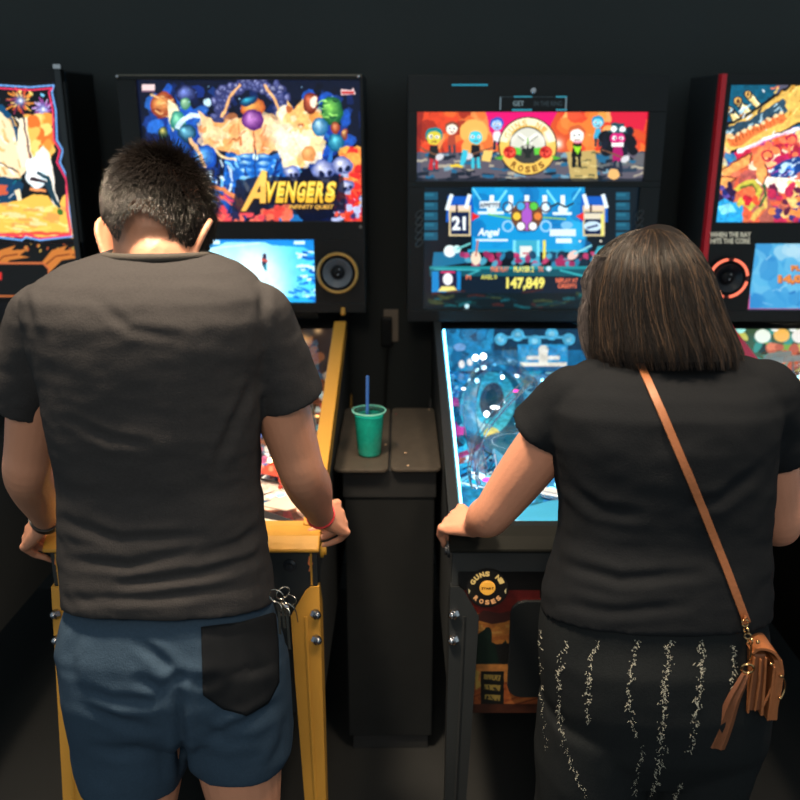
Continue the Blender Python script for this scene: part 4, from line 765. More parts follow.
def fill_mixed(pf, P, r, cx, W):
    common_fill(pf, P, r, dict(k='mixed', rub=(235, 235, 230), flip=(240, 240, 235), sling=(90, 160, 110), postm=mat('post_clear_green', (90, 150, 100), .2), posts=20,
        ins=[((255, 240, 220), 16, 3), ((255, 170, 80), 8, 2.5), ((120, 255, 200), 6, 2.)], bulbs=[((255, 255, 245), 24, 6), ((255, 200, 120), 10, 5), ((150, 240, 255), 8, 5)]))
    for u, y in ((-.45, 2.5), (-.15, 2.52), (-.3, 2.4)): bumper(pf, P(u, y), (200, 70, 50), glow=.5)
    ramp(pf, [P(-.75, 2.0, .02), P(-.8, 2.3, .05), P(-.65, 2.55, .08), P(-.3, 2.6, .08)], mat('ramp_clear_pale', (200, 215, 215), .1), .05, .018)
    wire_ramp(pf, [P(-.3, 2.6, .08), P(-.6, 2.4, .08), P(-.86, 2.2, .06), P(-.86, 1.95, .035)], CHROME)
    MB().box(P(-.62, 2.24, .02), P(-.3, 2.28, .07)).build('toy_building', mat('toy_building_grey', (180, 175, 165), .4), pf, bevel=.003)
def pf_rock(A, cx):
    A.rect(-900, 300, 420, 700, (140, 80, 50)); A.spots(-500, 320, 50, 520, [(235, 170, 90), (40, 40, 60), (190, 70, 50), (240, 220, 190), (110, 60, 150)], 220, (4, 12), 3, .8)
def back_rock(A, cx): A.rect(-900, 300, 420, 420, (60, 40, 36)); A.spots(-300, 322, 60, 372, [(200, 120, 60), (90, 60, 50), (220, 180, 110)], 60, (3, 8), 7)
def fill_rock(pf, P, r, cx, W):
    common_fill(pf, P, r, dict(k='rock', rub=(235, 235, 230), flip=(240, 240, 235), sling=(200, 90, 60), postm=mat('post_clear_red', (190, 60, 40), .2), posts=10, ins=[((255, 200, 120), 8, 2)], bulbs=[((255, 215, 190), 10, 4)]))
    for u, y in ((-.3, 2.45), (0, 2.36), (.3, 2.45)): bumper(pf, P(u, y), (230, 90, 60), glow=.4)
    wire_ramp(pf, [P(-.3, 2.6, .08), P(.6, 2.4, .08), P(.86, 2.2, .06), P(.86, 1.95, .035)], CHROME)

# ---------------------------------------------------------------- the four machines
YEL = mat('yellow_powder_coat', (192, 142, 58), .5, spec=.3, nscale=9, namp=.18)
RED = mat('red_powder_coat', (222, 34, 48), .35, nscale=9, namp=.2)
BLKM = mat('black_powder_coat', (34, 37, 39), .4, spec=.3)
def sx(root, bb, bx, bh, zt, zb):      # speakers either side of the low screen
    pass
def extra_space(root, bb, bx, bh, zt, zb):
    for px in (338, 156): p = at(px, 272, 2.712); speaker(root, p.x, p.z, .0585, (190, 150, 80))
    MB().box((bx-bh+.003, 2.708, zt-.006), (bx+bh-.003, 2.713, zt-.002)).build('top_trim', mat('trim_dull_steel', (110, 105, 95), .35, .7), bb, smooth=False)
    for x in (bx-bh+.004, bx+bh-.012):
        MB().ball((x, 2.708, zt-.008), .005, 10).build('screw', CHROME, bb)
    MB().cyl((bx+bh-.012, 2.712, 1.43), (bx+bh-.012, 2.706, 1.43), .005).build('screw', STEEL, bb)
    MB().cyl(at(343, 315, 2.70), at(343, 308, 2.712), .007).build('hinge_pin', YEL, bb)
def front_space(root, cx, hw):
    p = at(290, 565, YF); MB().lathe((p.x, YF, p.z), [(.014, 0), (.014, -.004), (.008, -.006), (.007, -.012), (.001, -.013)], 20, (0, 1, 0)).build('start_button', mat('dark_button', (40, 44, 50), .2), root)
    for s in (-1, 1):
        a = cx+s*(hw-.012)
        MB().box((a-.002, YF-.004, .81), (a+.002, YF, .885)).build('edge_trim', YEL, root, smooth=False)
        q = [(309, 556), (311, 557), (309.5, 561), (313, 563), (311, 568), (310, 571), (308.6, 571), (310, 566), (307.8, 563.5), (308.5, 559)]
        P = [at(x, y, YF) for x, y in q]; dx = 0 if s > 0 else (at(57, 564, YF).x-at(310, 564, YF).x)
        MB().prism([(v.x+dx, YF-.0002, v.z) for v in P], (0, -.0015, 0)).build('decal', mat('decal_orange', (225, 130, 80), .4), root, smooth=False)
machine(dict(key='space', seed=3, cx=-.452, hw=.278, zb=1.165, bdx=-.01, bhw=.355, trim=YEL, legm=YEL, rw=.031, label='pinball machine with yellow legs, rails and lockbar, played by the man in grey',
    pfbg=(90, 60, 40), pf_art=pf_orange, back_art=back_orange, fill=fill_orange, apron=mat('apron_black', (36, 34, 34), .35), strip=(.006, 5, (255, 225, 190)), front=front_space, boltm=mat('bolt_steel', (150, 155, 165), .25, 1),
    holes=[hole(143, 80, 361, 221), hole(180, 239, 315, 302)], panels=[('translite', art_space, 1.35), ('display_screen', art_screen_sky, 1.5)], box_extra=[extra_space], liner=(36, 34, 38), btn=(215, 165, 60)))

def extra_band(root, bb, bx, bh, zt, zb):
    a, b = at(500, 110, 2.71), at(567, 95.5, 2.71)
    TE = mat('teal_sign_line', (60, 150, 170), .3, emit=(40, 130, 150), es=.7); PL = MB().box((a.x, 2.706, a.z), (b.x, 2.712, b.z)).build('name_plate', BLK2, bb, smooth=False)
    L = lambda x0, y0, x1, y1, m: MB().box((at(x0, y0, 2.705).x, 2.7035, at(x0, y1, 2.705).z), (at(x1, y0, 2.705).x, 2.706, at(x0, y0, 2.705).z)).build('border', m, PL, smooth=False)
    dim = mat('dull_sign_line', (70, 84, 92), .3)
    for q in ((514, 96, 532, 97.4), (512, 109, 532, 111), (556, 96, 567, 97.6), (556, 109, 567, 110.8)): L(*q, TE)
    for q in ((500, 97, 501.2, 110), (565.6, 97, 567, 110)): L(*q, mat('pale_sign_line', (130, 150, 160), .3, emit=(120, 140, 150), es=.35))
    L(501, 96.6, 514, 97.2, dim); L(532, 96.6, 556, 97.2, dim)
    for t, x0, x1 in (('GET', 513, 524), ('IN THE RING', 534, 562)):
        V, T = text_tris(t, .02); c = [at(x0+(x1-x0)*u, 106-5*v, 2.7055) for u, v in V]
        mb = MB(); mb.add([(p.x, 2.7048, p.z) for p in c], [tuple(x) for x in T]); mb.build('lettering', dim if len(t) > 4 else mat('lettering_silver', (150, 165, 170), .3, emit=(110, 140, 150), es=.4), PL, smooth=False)
    p = at(533.5, 91, 2.71); MB().lathe((p.x, 2.712, p.z), [(.009, 0), (.009, -.006), (.005, -.01), (.001, -.01)], 20, (0, 1, 0)).build('lock', CHROME, bb)
    MB().box((at(452, 86, 2.7).x, 2.708, zt-.03), (at(488, 86, 2.7).x, 2.712, zt-.025)).build('painted_reflection', glow_mat('teal_glint', (30, 130, 155), .8), bb, smooth=False)  # glowing bar imitates a cyan reflection on the box, no lamp there
    m = mat('vent_blue_grey', (40, 66, 80), .3, .5)
    for s in (-1, 1):
        x = bx-.01+s*.332
        for k in range(5): MB().torus((x, 2.711, 1.42+k*.022-.04), .014, .0018, (0, 1, 0), 20, 6, sc=.5).build('vent_rib', mat('vent_rib_dark', (58, 62, 66), .3), bb)
def front_band(root, cx, hw):
    a, b = at(452, 713, YF-.002), at(612, 572, YF-.002)
    x0 = cx-hw+.012; x1 = cx+hw-.012
    A = Art((x0, YF-.0015, a.z), (x1-x0, 0, 0), (0, 0, b.z-a.z), 1100); art_sunset(A); A.blur(1); A.build('front_print', artmat('cabinet_print', 0, .4), root, thick=.001)
    q0, q1 = at(465, 608, YF-.003), at(510, 568, YF-.003); A = Art((q0.x, YF-.003, q0.z), (q1.x-q0.x, 0, 0), (0, 0, q1.z-q0.z), 1500); art_start(A); A.blur(1)
    YY, XX = np.mgrid[0:A.h, 0:A.w]; A.build('start_button_ring', artmat('backlit_ring', .8, .3), root, thick=0, mask=((XX/A.w-.5)**2+(YY/A.h-.5)**2) < .235)
    p = at(487.5, 587.7, YF-.004); sb = MB().lathe((p.x, YF-.001, p.z), [(.0165, 0), (.0165, -.004), (.014, -.006), (.001, -.006)], 32, (0, 1, 0)).build('start_button', mat('start_button_amber', (238, 170, 66), .35, emit=(238, 165, 60), es=.55), root)
    V, T = text_tris('START', .04); mb = MB(); mb.add([(p.x-.0135+.027*u, YF-.0075, p.z-.003+.006*v) for u, v in V], [tuple(x) for x in T]); mb.build('lettering', mat('lettering_brown', (70, 30, 10), .5), sb, smooth=False)
machine(dict(key='band', seed=5, cx=.43, hw=.32, bdx=-.03, bhw=.377, door=.195, trim=BLKM, legm=BLKM, label='black pinball machine with cyan-lit playfield, played by the woman in black', bks=1.0,
    pfbg=(30, 140, 190), pf_art=pf_cyan, back_art=back_cyan, fill=fill_cyan, apron=mat('apron_cyan', (60, 160, 205), .35), card=(110, 180, 220), rw=.018, strip=(.010, 14, (105, 210, 255)), front=front_band, liner=(120, 190, 210),
    holes=[hole(417, 112, 645, 181), hole(424, 187, 634, 309)], panels=[('translite', art_band, 1.3), ('display_screen', art_band_screen, 1.25)], box_extra=[extra_band], top=1.862, lock=0, btn=(30, 34, 40)))

def extra_wreck(root, bb, bx, bh, zt, zb):
    for px in (726, 726+2*(at(800, 277, 2.712).x and (bx-at(726, 277, 2.712).x)/mpp(at(726, 277, 2.712)))): p = at(px, 277, 2.712); speaker(root, p.x, p.z, .0575, (250, 120, 90), True)
    for s in (-1, 1): MB().box((bx+s*(bh-.007)-.008, 2.706, zb), (bx+s*(bh-.007)+.008, 2.737, zt)).build('side_trim', RED, bb, smooth=False, bevel=.002)
    for t, y0, y1, x0, x1 in (('WHEN THE RAY', 232, 237.3, 710, 751), ('HITS THE CORE', 238.4, 243.6, 710.5, 750)):
        V, T = text_tris(t, .03); mb = MB(); mb.add([(q.x, 2.7105, q.z) for q in [at(x0+(x1-x0)*u, y1+(y0-y1)*v, 2.711) for u, v in V]], [tuple(x) for x in T]); mb.build('lettering', mat('lettering_cream_glow', (200, 195, 175), .4, emit=(170, 165, 145), es=.75), bb, smooth=False)  # glow added to the cream letters so they look lit
def side_wreck(root, cx, hw):
    x = cx-hw-.0015
    A = Art((x, 2.95, .46), (0, -1.28, 0), (0, 0, .5), 260); A.a[:] = (120, 40, 22); h, w_ = A.h, A.w
    n = vnoise(h, w_, 16, 4)*.6+vnoise(h, w_, 6, 5)*.4; A.a = np.stack([150+105*n, 60+120*n**1.5, 25+60*n**2], 2)*(n[..., None]*1.0+.35); B = A.build('side_print', artmat('side_print_fire', 0, .4), root, thick=-.0005)
machine(dict(key='wreck', seed=9, cx=1.285, hw=.288, bhw=.36, trim=RED, legm=RED, label='red-trimmed pinball machine at the right edge with glowing red speaker ring', side_art=side_wreck,
    pfbg=(110, 100, 90), pf_art=pf_mixed, back_art=back_mixed, fill=fill_mixed, apron=mat('apron_black', (36, 34, 34), .35), strip=(.006, 6, (255, 245, 225)), bks=1.1,
    holes=[hole(722, 85, 869, 222)[:2]+(1.285+.345, hole(722, 85, 869, 222)[3]), hole(750, 243, 880, 309)[:2]+(1.285*2-hole(750, 243, 880, 309)[0], hole(750, 243, 880, 309)[3])], panels=[('translite', art_wreck, 1.4), ('display_screen', art_water_screen, 1.)], box_extra=[extra_wreck], top=1.865))

def extra_rock(root, bb, bx, bh, zt, zb):
    for s in (-1, 1): MB().box((bx+s*(bh-.007)-.009, 2.704, zb), (bx+s*(bh-.007)+.009, 2.735, zt)).build('side_trim', mat('trim_polished', (70, 72, 74), .25, 1), bb, smooth=False, bevel=.002)
    MB().cyl((bx+bh-.008, 2.712, zt), (bx+bh-.008, 2.712, zt+.012), .014).build('corner_cap', CHROME, bb)
def side_rock(root, cx, hw):
    x = cx+.3565
    A = Art((x, 2.74, 1.15), (0, .25, 0), (0, 0, .72), 420); A.a[:] = (12, 22, 30); h, w_ = A.h, A.w
    Y, X = np.mgrid[0:h, 0:w_]; Y = Y/h; X = X/w_; n = vnoise(h, w_, 9, 3)
    def b(cx_, cy_, rx, ry, c, k=1):
        g = np.clip(1.3-((X-cx_)/rx)**2-((Y-cy_)/ry)**2, 0, 1)[..., None]*k*(.6+.6*n[..., None]); A.a[:] = A.a*(1-np.clip(g, 0, 1))+np.array(c)*np.clip(g, 0, 1)
    b(.1, .9, .3, .2, (10, 70, 110)); b(.0, .78, .25, .2, (20, 90, 130)); b(.55, .56, .5, .09, (20, 90, 125)); b(.5, .42, .42, .09, (110, 60, 30)); b(.3, .26, .4, .07, (60, 90, 150)); b(.45, .1, .12, .24, (40, 70, 90)); b(.1, .4, .08, .3, (30, 60, 90))
    A.a = np.minimum(A.a*2.7, 255); A.build('side_print', artmat('side_print_blue', 0, .3), root, thick=-.0005)
machine(dict(key='rock', seed=11, cx=-1.33, hw=.288, bhw=.355, trim=BLKM, legm=BLKM, label='pinball machine at the left edge with fireworks and lightning-bordered glass', side_art=side_rock,
    pfbg=(120, 80, 50), pf_art=pf_rock, back_art=back_rock, fill=fill_rock, apron=mat('apron_black', (36, 34, 34), .35), strip=(.006, 4, (235, 190, 255)), top=1.878,
    holes=[(-1.33-.33, hole(-100, 82, 76, 242)[1], hole(-100, 82, 76, 242)[2], hole(-100, 82, 76, 242)[3]), (-1.33-.33, hole(-100, 243, 86, 300)[1], -1.33+.342, hole(-100, 243, 86, 300)[3])], panels=[('translite', art_rock, 1.35), ('speaker_panel_print', art_rock_lower, .85)], box_extra=[extra_rock]))

# ---------------------------------------------------------------- side table, drink, socket
WT = mat('weathered_dark_wood', (70, 64, 57), .6, spec=.2, nscale=40, namp=.5, bump=.5, bscale=90, bstretch=(1, 6, 1))
tb = thing('side_table', (-.03, 2.4, 0), 'dark wooden table between the two players\' machines, topped by two boards', 'table')
def rboard(x0, x1, y0, y1, z0, z1, r_=.018):
    P = []
    for qx, qy, a0 in ((x1-r_, y1-r_, 0), (x0+r_, y1-r_, 90), (x0+r_, y0+r_, 180), (x1-r_, y0+r_, 270)): P += [(qx+r_*math.cos(math.radians(a0+a)), qy+r_*math.sin(math.radians(a0+a)), z0) for a in (0, 30, 60, 90)]
    return MB().prism(P, (0, 0, z1-z0))
for x0, x1, y0 in ((-.170, -.0305, 2.100), (-.0245, .106, 2.105)): rboard(x0, x1, y0, 2.60, .880, .890).build('board', WT, tb, smooth=False, bevel=.003)
DW = mat('black_stained_wood', (34, 35, 36), .6, nscale=30, namp=.3)
MB().box((-.150, 2.125, .80), (.095, 2.58, .880)).build('top_frame', DW, tb, smooth=False, bevel=.003)
MB().box((-.146, 2.13, .05), (.091, 2.575, .80)).build('cabinet_base', mat('black_laminate_panel', (30, 32, 33), .6, spec=.2, nscale=20, namp=.3), tb, smooth=False, bevel=.003)
MB().box((-.135, 2.14, 0), (.08, 2.56, .05)).build('plinth', DW, tb, smooth=False)
CR = mat('crumb_tan', (190, 160, 130), .6)
for k, (x, y) in enumerate(((429, 409.5), (385.5, 444.5), (405.5, 453), (408, 465.5), (396, 414))):
    d = ray(x, y); t_ = (.8915-CAM_Z)/d.z; p = CAM+d*t_
    tag(MB().ball(p, .0028, 6, (1.3, 1, .6)).build('crumb', CR if k < 4 else mat('crumb_red', (120, 50, 50), .6), origin=p), ['tan crumb at the back right corner of the table', 'tan crumb just right of the drink cup', 'tan crumb on the right board behind its front edge', 'tan crumb nearest the front edge of the right board', 'dull red crumb near the back of the right board'][k], 'crumb', 'crumbs on the side table')
d = ray(369.5, 454); t_ = (.890-CAM_Z)/d.z; cp = CAM+d*t_
k = mpp(cp); rt, rb, hh = 15*k, 11.6*k, 44*k/math.cos(math.radians(24))
cup = thing('drink_cup', cp, 'clear plastic cup of green slush with a domed-edge lid and blue straw', 'cup')
liq = mat('green_slush', (55, 212, 204), .25, nscale=90, namp=.5, bump=.4, bscale=120)
MB().lathe(cp, [(rb*.93, .003), (rb*.97, .006), (rb+(rt-rb)*.88-.001, hh*.86), (rt*.6, hh*.875), (.001, hh*.87)], 40).build('drink', liq, cup)
MB().lathe(cp, [(rb*.9, 0), (rb, .001), (rt, hh*.94), (rt+.0006, hh*.94), (rb+.0008, .0005)], 40).build('cup_wall', glassmat('clear_cup_plastic', (.82, .97, .93), .16, .08), cup)
lid = MB().lathe(cp, [(rt+.0035, hh*.93), (rt+.004, hh*.955), (rt+.002, hh*.97), (rt*.86, hh*.975), (rt*.84, hh*.955), (.007, hh*.955)], 40).build('lid', glassmat('clear_lid_plastic', (.75, .93, .9), .3, .12), cup)
MB().torus(cp+Vector((0, 0, hh*.955)), rt+.003, .0022, n=40).build('lid_rim', mat('lid_rim_clear', (130, 205, 190), .2), lid)
sb = cp+Vector((-.006, 0, hh*.35)); st = at(367.5, 376, cp.y+.006)
MB().cyl(sb, st, .0043, n=14).build('straw', mat('straw_blue', (62, 110, 190), .3), cup)
oc = at(391, 325.5, 3.058)
so = thing('wall_outlet', oc, 'beige wall outlet with a black plug on the dark wall above the table', 'outlet')
MB().box((oc.x-.026, 3.053, oc.z-.058), (oc.x+.026, 3.06, oc.z+.058)).build('cover_plate', mat('outlet_beige', (150, 135, 120), .5), so, smooth=False, bevel=.002)
MB().box((oc.x-.034, 3.02, oc.z-.066), (oc.x+.004, 3.053, oc.z+.034)).build('plug', BLK2, so, smooth=False, bevel=.004)
MB().tube(catmull([(oc.x-.012, 3.03, oc.z-.06), (oc.x-.02, 3.025, oc.z-.2), (oc.x-.05, 3.03, .3), (oc.x-.1, 3.03, .02)], 8), .004, 8).build('cord', RUB, so)
# ---------------------------------------------------------------- people
SKIN = mat('skin_tan', (196, 138, 110), .5, nscale=14, namp=.16, bump=.25, bscale=160)
SKIN_W = mat('skin_fair', (210, 146, 118), .5, nscale=14, namp=.16, bump=.25, bscale=160)
def soft(mb, name, voxel, iters, fac=.5):
    """join overlapping volumes into one continuous smooth skin"""
    me = mb.mesh(name); bm = bmesh.new(); bm.from_mesh(me); bmesh.ops.recalc_face_normals(bm, faces=bm.faces); bm.to_mesh(me); bm.free()
    o = bpy.data.objects.new(name, me); COL.objects.link(o)
    r = o.modifiers.new('r', 'REMESH'); r.mode = 'VOXEL'; r.voxel_size = voxel
    s = o.modifiers.new('s', 'SMOOTH'); s.factor = fac; s.iterations = iters
    dg = bpy.context.evaluated_depsgraph_get(); out = bpy.data.meshes.new_from_object(o.evaluated_get(dg), depsgraph=dg)
    bpy.data.objects.remove(o); bpy.data.meshes.remove(me); out.name = name; return out
def ell_ring(c, a, b, n=28, p=2.0, tilt=0):       # horizontal superellipse ring; tilt leans the ring forward (radians)
    out = []
    for k in range(n):
        t = 2*PI*k/n; ct, st = math.cos(t), math.sin(t)
        x = math.copysign(abs(ct)**(2/p), ct)*a; y = math.copysign(abs(st)**(2/p), st)*b
        out.append(Vector(c)+Vector((x, y*math.cos(tilt), -y*math.sin(tilt))))
    return out
def px_ring(py, xl, xr, Y, d, p=2.3, n=28, grow=0, tilt=0):   # ring whose left and right outlines lie on the two sight lines
    a, b = at(xl, py, Y), at(xr, py, Y); c = (a+b)/2; R_ = ell_ring(c, (b.x-a.x)/2+grow, d+grow, n, p)
    k = min(.6, max(0, (py-250)/350*.6))*(SP/CP if not tilt else tilt)*1.5      # hems hang lower in front than behind
    return [Vector((v.x, v.y, v.z-(v.y-c.y)*k)) for v in R_]
def dens(rows, k=4):
    out = []
    for i in range(len(rows)-1):
        for j in range(k): t = j/k; t2 = t*t*(3-2*t) if False else t; out.append(tuple(a+(b-a)*t2 for a, b in zip(rows[i], rows[i+1])))
    return out+[rows[-1]]
def limb(mb, pts, n=18, k=5):          # pts: (point, radius)
    P = catmull([p for p, _ in pts], k); R = catmull([(r, 0, 0) for _, r in pts], k); R = [v.x for v in R]
    mb.tube(P, R, n); mb.ball(P[0], R[0]*.98, 12); mb.ball(P[-1], R[-1]*.98, 12)
def head(mb, c, pitch, yaw, sc, neck_to, nr):
    f = Matrix.Rotation(yaw, 3, 'Z')@Matrix.Rotation(-pitch, 3, 'X')    # local: x right, y face direction, z crown
    G = lambda x, y, z: Vector(c)+f@(Vector((x, y, z))*sc)
    rows = [(-.118, .062, .022, .018), (-.108, .058, .036, .032), (-.09, .045, .048, .05), (-.06, .022, .06, .075), (-.03, .006, .067, .09), (0, 0, .0715, .097), (.03, -.003, .075, .1), (.06, -.007, .074, .097), (.085, -.01, .065, .084), (.105, -.01, .048, .06), (.118, -.01, .026, .034), (.123, -.01, .008, .01)]
    mb.loft([[G(a*math.cos(2*PI*k/28), y+b*math.sin(2*PI*k/28), z) for k in range(28)] for z, y, a, b in rows])
    mb.loft([[G(x*w_, y, z) for x, y in ((-.016, .08), (0, .1+pr), (.016, .08), (0, .07))] for z, w_, pr in ((-.048, .9, .004), (-.04, 1, .021), (-.02, .6, .013), (.01, .5, -.002))])  # nose
    mb.ball(G(0, .088, -.07), .018*sc, 10, (1.3, .5, .5), f); mb.ball(G(0, .087, -.08), .016*sc, 10, (1.2, .5, .5), f)   # lips
    for s in (-1, 1):
        mb.ball(G(s*.034, .078, .004), .02*sc, 10, (1.2, .7, .5), f)          # brow and eye mound
        e = Matrix.Rotation(s*.35, 3, 'Z')                                     # ear: bowl with rim
        pts = [G(s*.068, .004, -.046), G(s*.075, -.004, -.054), G(s*.084, -.014, -.04), G(s*.096, -.026, -.012), G(s*.099, -.022, .014), G(s*.09, -.006, .026), G(s*.080, .008, .016), G(s*.072, .010, -.01)]
        mb.tube(catmull(pts, 4), .0062*sc, 8)
        mb.loft([[p+(f@Vector((s*.002*q, .004*q, 0)))*sc for p in (pts[0], pts[2], pts[3], pts[4], pts[6], pts[7])] for q in (-1, 1)])
    limb(mb, [(G(0, -.02, -.03), nr*1.02), ((G(0, -.02, -.05)+Vector(neck_to))/2, nr), (Vector(neck_to), nr*1.12)], 20)
    return f, G
def hand(mb, wrist, kn, back, spread, curls, fl=1., thumb=None, w_=.078, taper=.9):
    """wrist -> knuckle line centre; back = normal of the back of the hand; spread = towards the little finger; curls = bend per finger (rad per joint)"""
    W, K = Vector(wrist), Vector(kn); d = (K-W).normalized(); bk = (Vector(back)-d*Vector(back).dot(d)).normalized(); sd = d.cross(bk).normalized()
    if sd.dot(Vector(spread)) < 0: sd = -sd
    rings = []
    for t, ww, tt in ((-.12, .026, .021), (0, .027, .019), (.35, .034, .018), (.7, .040, .016), (1.0, .041, .0125), (1.08, .036, .009)):
        c_ = W.lerp(K, t); rings.append([c_+sd*math.cos(2*PI*q/20)*ww*w_/.082+bk*math.sin(2*PI*q/20)*tt for q in range(20)])
    mb.loft(rings)
    ends = []
    for i, (off, L, r) in enumerate(((-.034, .044, .0082), (-.0115, .049, .0086), (.0115, .046, .0082), (.033, .036, .0072))):
        p = K+sd*off*w_/.082-d*.004; seg = [L*fl, L*.62*fl, L*.5*fl]; dirv = d.copy(); pts = [(p-d*.02, r*.9), (p+bk*.005, r*1.2)]; mb.tube([W+sd*off*.35+bk*.014, p-d*.006+bk*.0085], [.003, .0042], 8)
        for j in range(3):
            a = curls[i]*(1, 1.05, .75)[j]; R_ = Matrix.Rotation(a, 3, sd); q1 = R_@dirv
            if q1.dot(bk) > dirv.dot(bk) and a > 0: q1 = Matrix.Rotation(-a, 3, sd)@dirv
            dirv = q1; p = p+dirv*seg[j]; pts.append((p, r*(1, .92, .78)[j]))
        for (a0, r0), (a1, r1) in zip(pts[:-1], pts[1:]): mb.tube([a0, a1], [r0, r1], 12); mb.ball(a1, r1*1.03, 10)
        ends.append(pts)
    T = thumb or [(0.15, -.03, -.006), (.55, -.052, -.016), (.9, -.058, -.03), (1.15, -.05, -.042)]
    q = [W.lerp(K, t)+sd*a*1.+bk*b for t, a, b in T]
    for (a0, r0), (a1, r1) in zip(zip(q[:-1], (.016, .0125, .0105)), zip(q[1:], (.0125, .0105, .0085))): mb.tube([a0, a1], [r0, r1], 12); mb.ball(a1, r1*1.03, 10); mb.ball(a0, r0, 10)
    return ends
def verts(me): a = np.empty(len(me.vertices)*3); me.vertices.foreach_get('co', a); return a.reshape(-1, 3)
def normals(me): a = np.empty(len(me.vertices)*3); me.vertices.foreach_get('normal', a); return a.reshape(-1, 3)
def px_of(co):       # where places appear, used to lay seams and folds along the cloth
    r = co-np.array(CAM); d = r@np.array(FW); return 400+F*r[:, 0]/d, 400-F*(r@np.array(UP))/d
def fold(me, lines, amp, wid, only_back=True):
    co, no = verts(me), normals(me); X, Y = px_of(co); h = np.zeros(len(co))
    face = np.clip(-(no[:, 1])*2, 0, 1) if only_back else np.ones(len(co))
    for ln in lines:
        pts, a = ln if isinstance(ln, tuple) else (ln, amp)
        D = np.full(len(co), 1e9); tt = np.zeros(len(co)); n = len(pts)-1
        for i in range(n):
            (ax, ay), (bx, by) = pts[i], pts[i+1]; dx, dy = bx-ax, by-ay; t = np.clip(((X-ax)*dx+(Y-ay)*dy)/(dx*dx+dy*dy), 0, 1)
            q = np.hypot(X-ax-t*dx, Y-ay-t*dy); m_ = q < D; D[m_] = q[m_]; tt[m_] = ((i+t)/n)[m_]
        env = np.sin(np.clip(tt*.92+.04, 0, 1)*PI)**.6
        h += -a*np.exp(-(D/wid)**2)*env + a*.55*np.exp(-((D-wid*1.7)/wid)**2)*env
    co += no*(h*face)[:, None]; me.vertices.foreach_set('co', co.ravel()); me.update()
def crumple(me, amp, sc, seed=0, stretch=(1, 1, 1)):
    co, no = verts(me), normals(me); st = Vector(stretch)
    h = np.array([noise.fractal(Vector((c[0]*sc*st.x+seed, c[1]*sc*st.y, c[2]*sc*st.z)), 1., 2., 3) for c in co]); co += no*(h*amp)[:, None]
    me.vertices.foreach_set('co', co.ravel()); me.update()
def bvh(me): return BVHTree.FromPolygons([v.co[:] for v in me.vertices], [p.vertices[:] for p in me.polygons])
def onto(tree, px, py, off=.002):
    h = tree.ray_cast(CAM, ray(px, py).normalized())
    if h[0] is None: return None
    return h[0]+h[1]*off
def patch(tree, outline, off, name, m, parent, thick=.0015, res=16, seg=64):
    cx_, cy_ = sum(p[0] for p in outline)/len(outline), sum(p[1] for p in outline)/len(outline)
    P = [(x, y, 0) for x, y in outline]; L = []
    tot = sum(math.dist(outline[i], outline[(i+1) % len(outline)]) for i in range(len(outline)))
    for k in range(seg):
        s = tot*k/seg; i = 0
        while True:
            d_ = math.dist(outline[i], outline[(i+1) % len(outline)])
            if s <= d_: break
            s -= d_; i = (i+1) % len(outline)
        a, b = outline[i], outline[(i+1) % len(outline)]; L.append((a[0]+(b[0]-a[0])*s/d_, a[1]+(b[1]-a[1])*s/d_))
    vs = []; last = None
    for r_ in range(1, res+1):
        for x, y in L:
            p = onto(tree, cx_+(x-cx_)*r_/res, cy_+(y-cy_)*r_/res, off+(.001 if r_ < res else 0)); p = p or last; last = p; vs.append(p)
    c = onto(tree, cx_, cy_, off) or vs[0]; vs.append(c); n = len(vs)-1; fs = []
    for r_ in range(res-1):
        for k in range(seg): j = (k+1) % seg; fs.append((r_*seg+k, r_*seg+j, (r_+1)*seg+j, (r_+1)*seg+k))
    fs += [(n, (k+1) % seg, k) for k in range(seg)]
    o = MB().add(vs, fs).build(name, m, parent); sol = o.modifiers.new('thickness', 'SOLIDIFY'); sol.thickness = thick; sol.offset = 0; return o
def strands(name, roots, m, parent, r=.0004, label=None):
    """roots: list of point lists -> one mesh of thin tapering hairs"""
    V, Fc = [], []; tri = [(1, 0), (-.5, .866), (-.5, -.866)]
    for P in roots:
        n = len(P); k0 = len(V)
        t = (P[-1]-P[0]); a = t.orthogonal().normalized(); b = t.cross(a).normalized()
        for i, p in enumerate(P):
            rr = r*(1-.75*(i/(n-1))**2); V += [tuple(p+(a*u+b*v)*rr) for u, v in tri]
        for i in range(n-1):
            for q in range(3): Fc.append((k0+i*3+q, k0+i*3+(q+1) % 3, k0+(i+1)*3+(q+1) % 3, k0+(i+1)*3+q))
    me = bpy.data.meshes.new(name); me.from_pydata(V, [], Fc); me.update(); return link(name, me, m, parent, label)
def band(mb, pts, wid, nrm, th=.002):   # flat strap along pts
    P = [Vector(p) for p in pts]; rings = []
    for i, p in enumerate(P):
        t = (P[min(i+1, len(P)-1)]-P[max(i-1, 0)]).normalized(); n_ = Vector(nrm[i] if isinstance(nrm, list) else nrm); sd = t.cross(n_).normalized()*wid/2; n_ = sd.cross(t).normalized()*th/2
        rings.append([p-sd-n_, p+sd-n_, p+sd+n_, p-sd+n_])
    mb.loft(rings); return mb

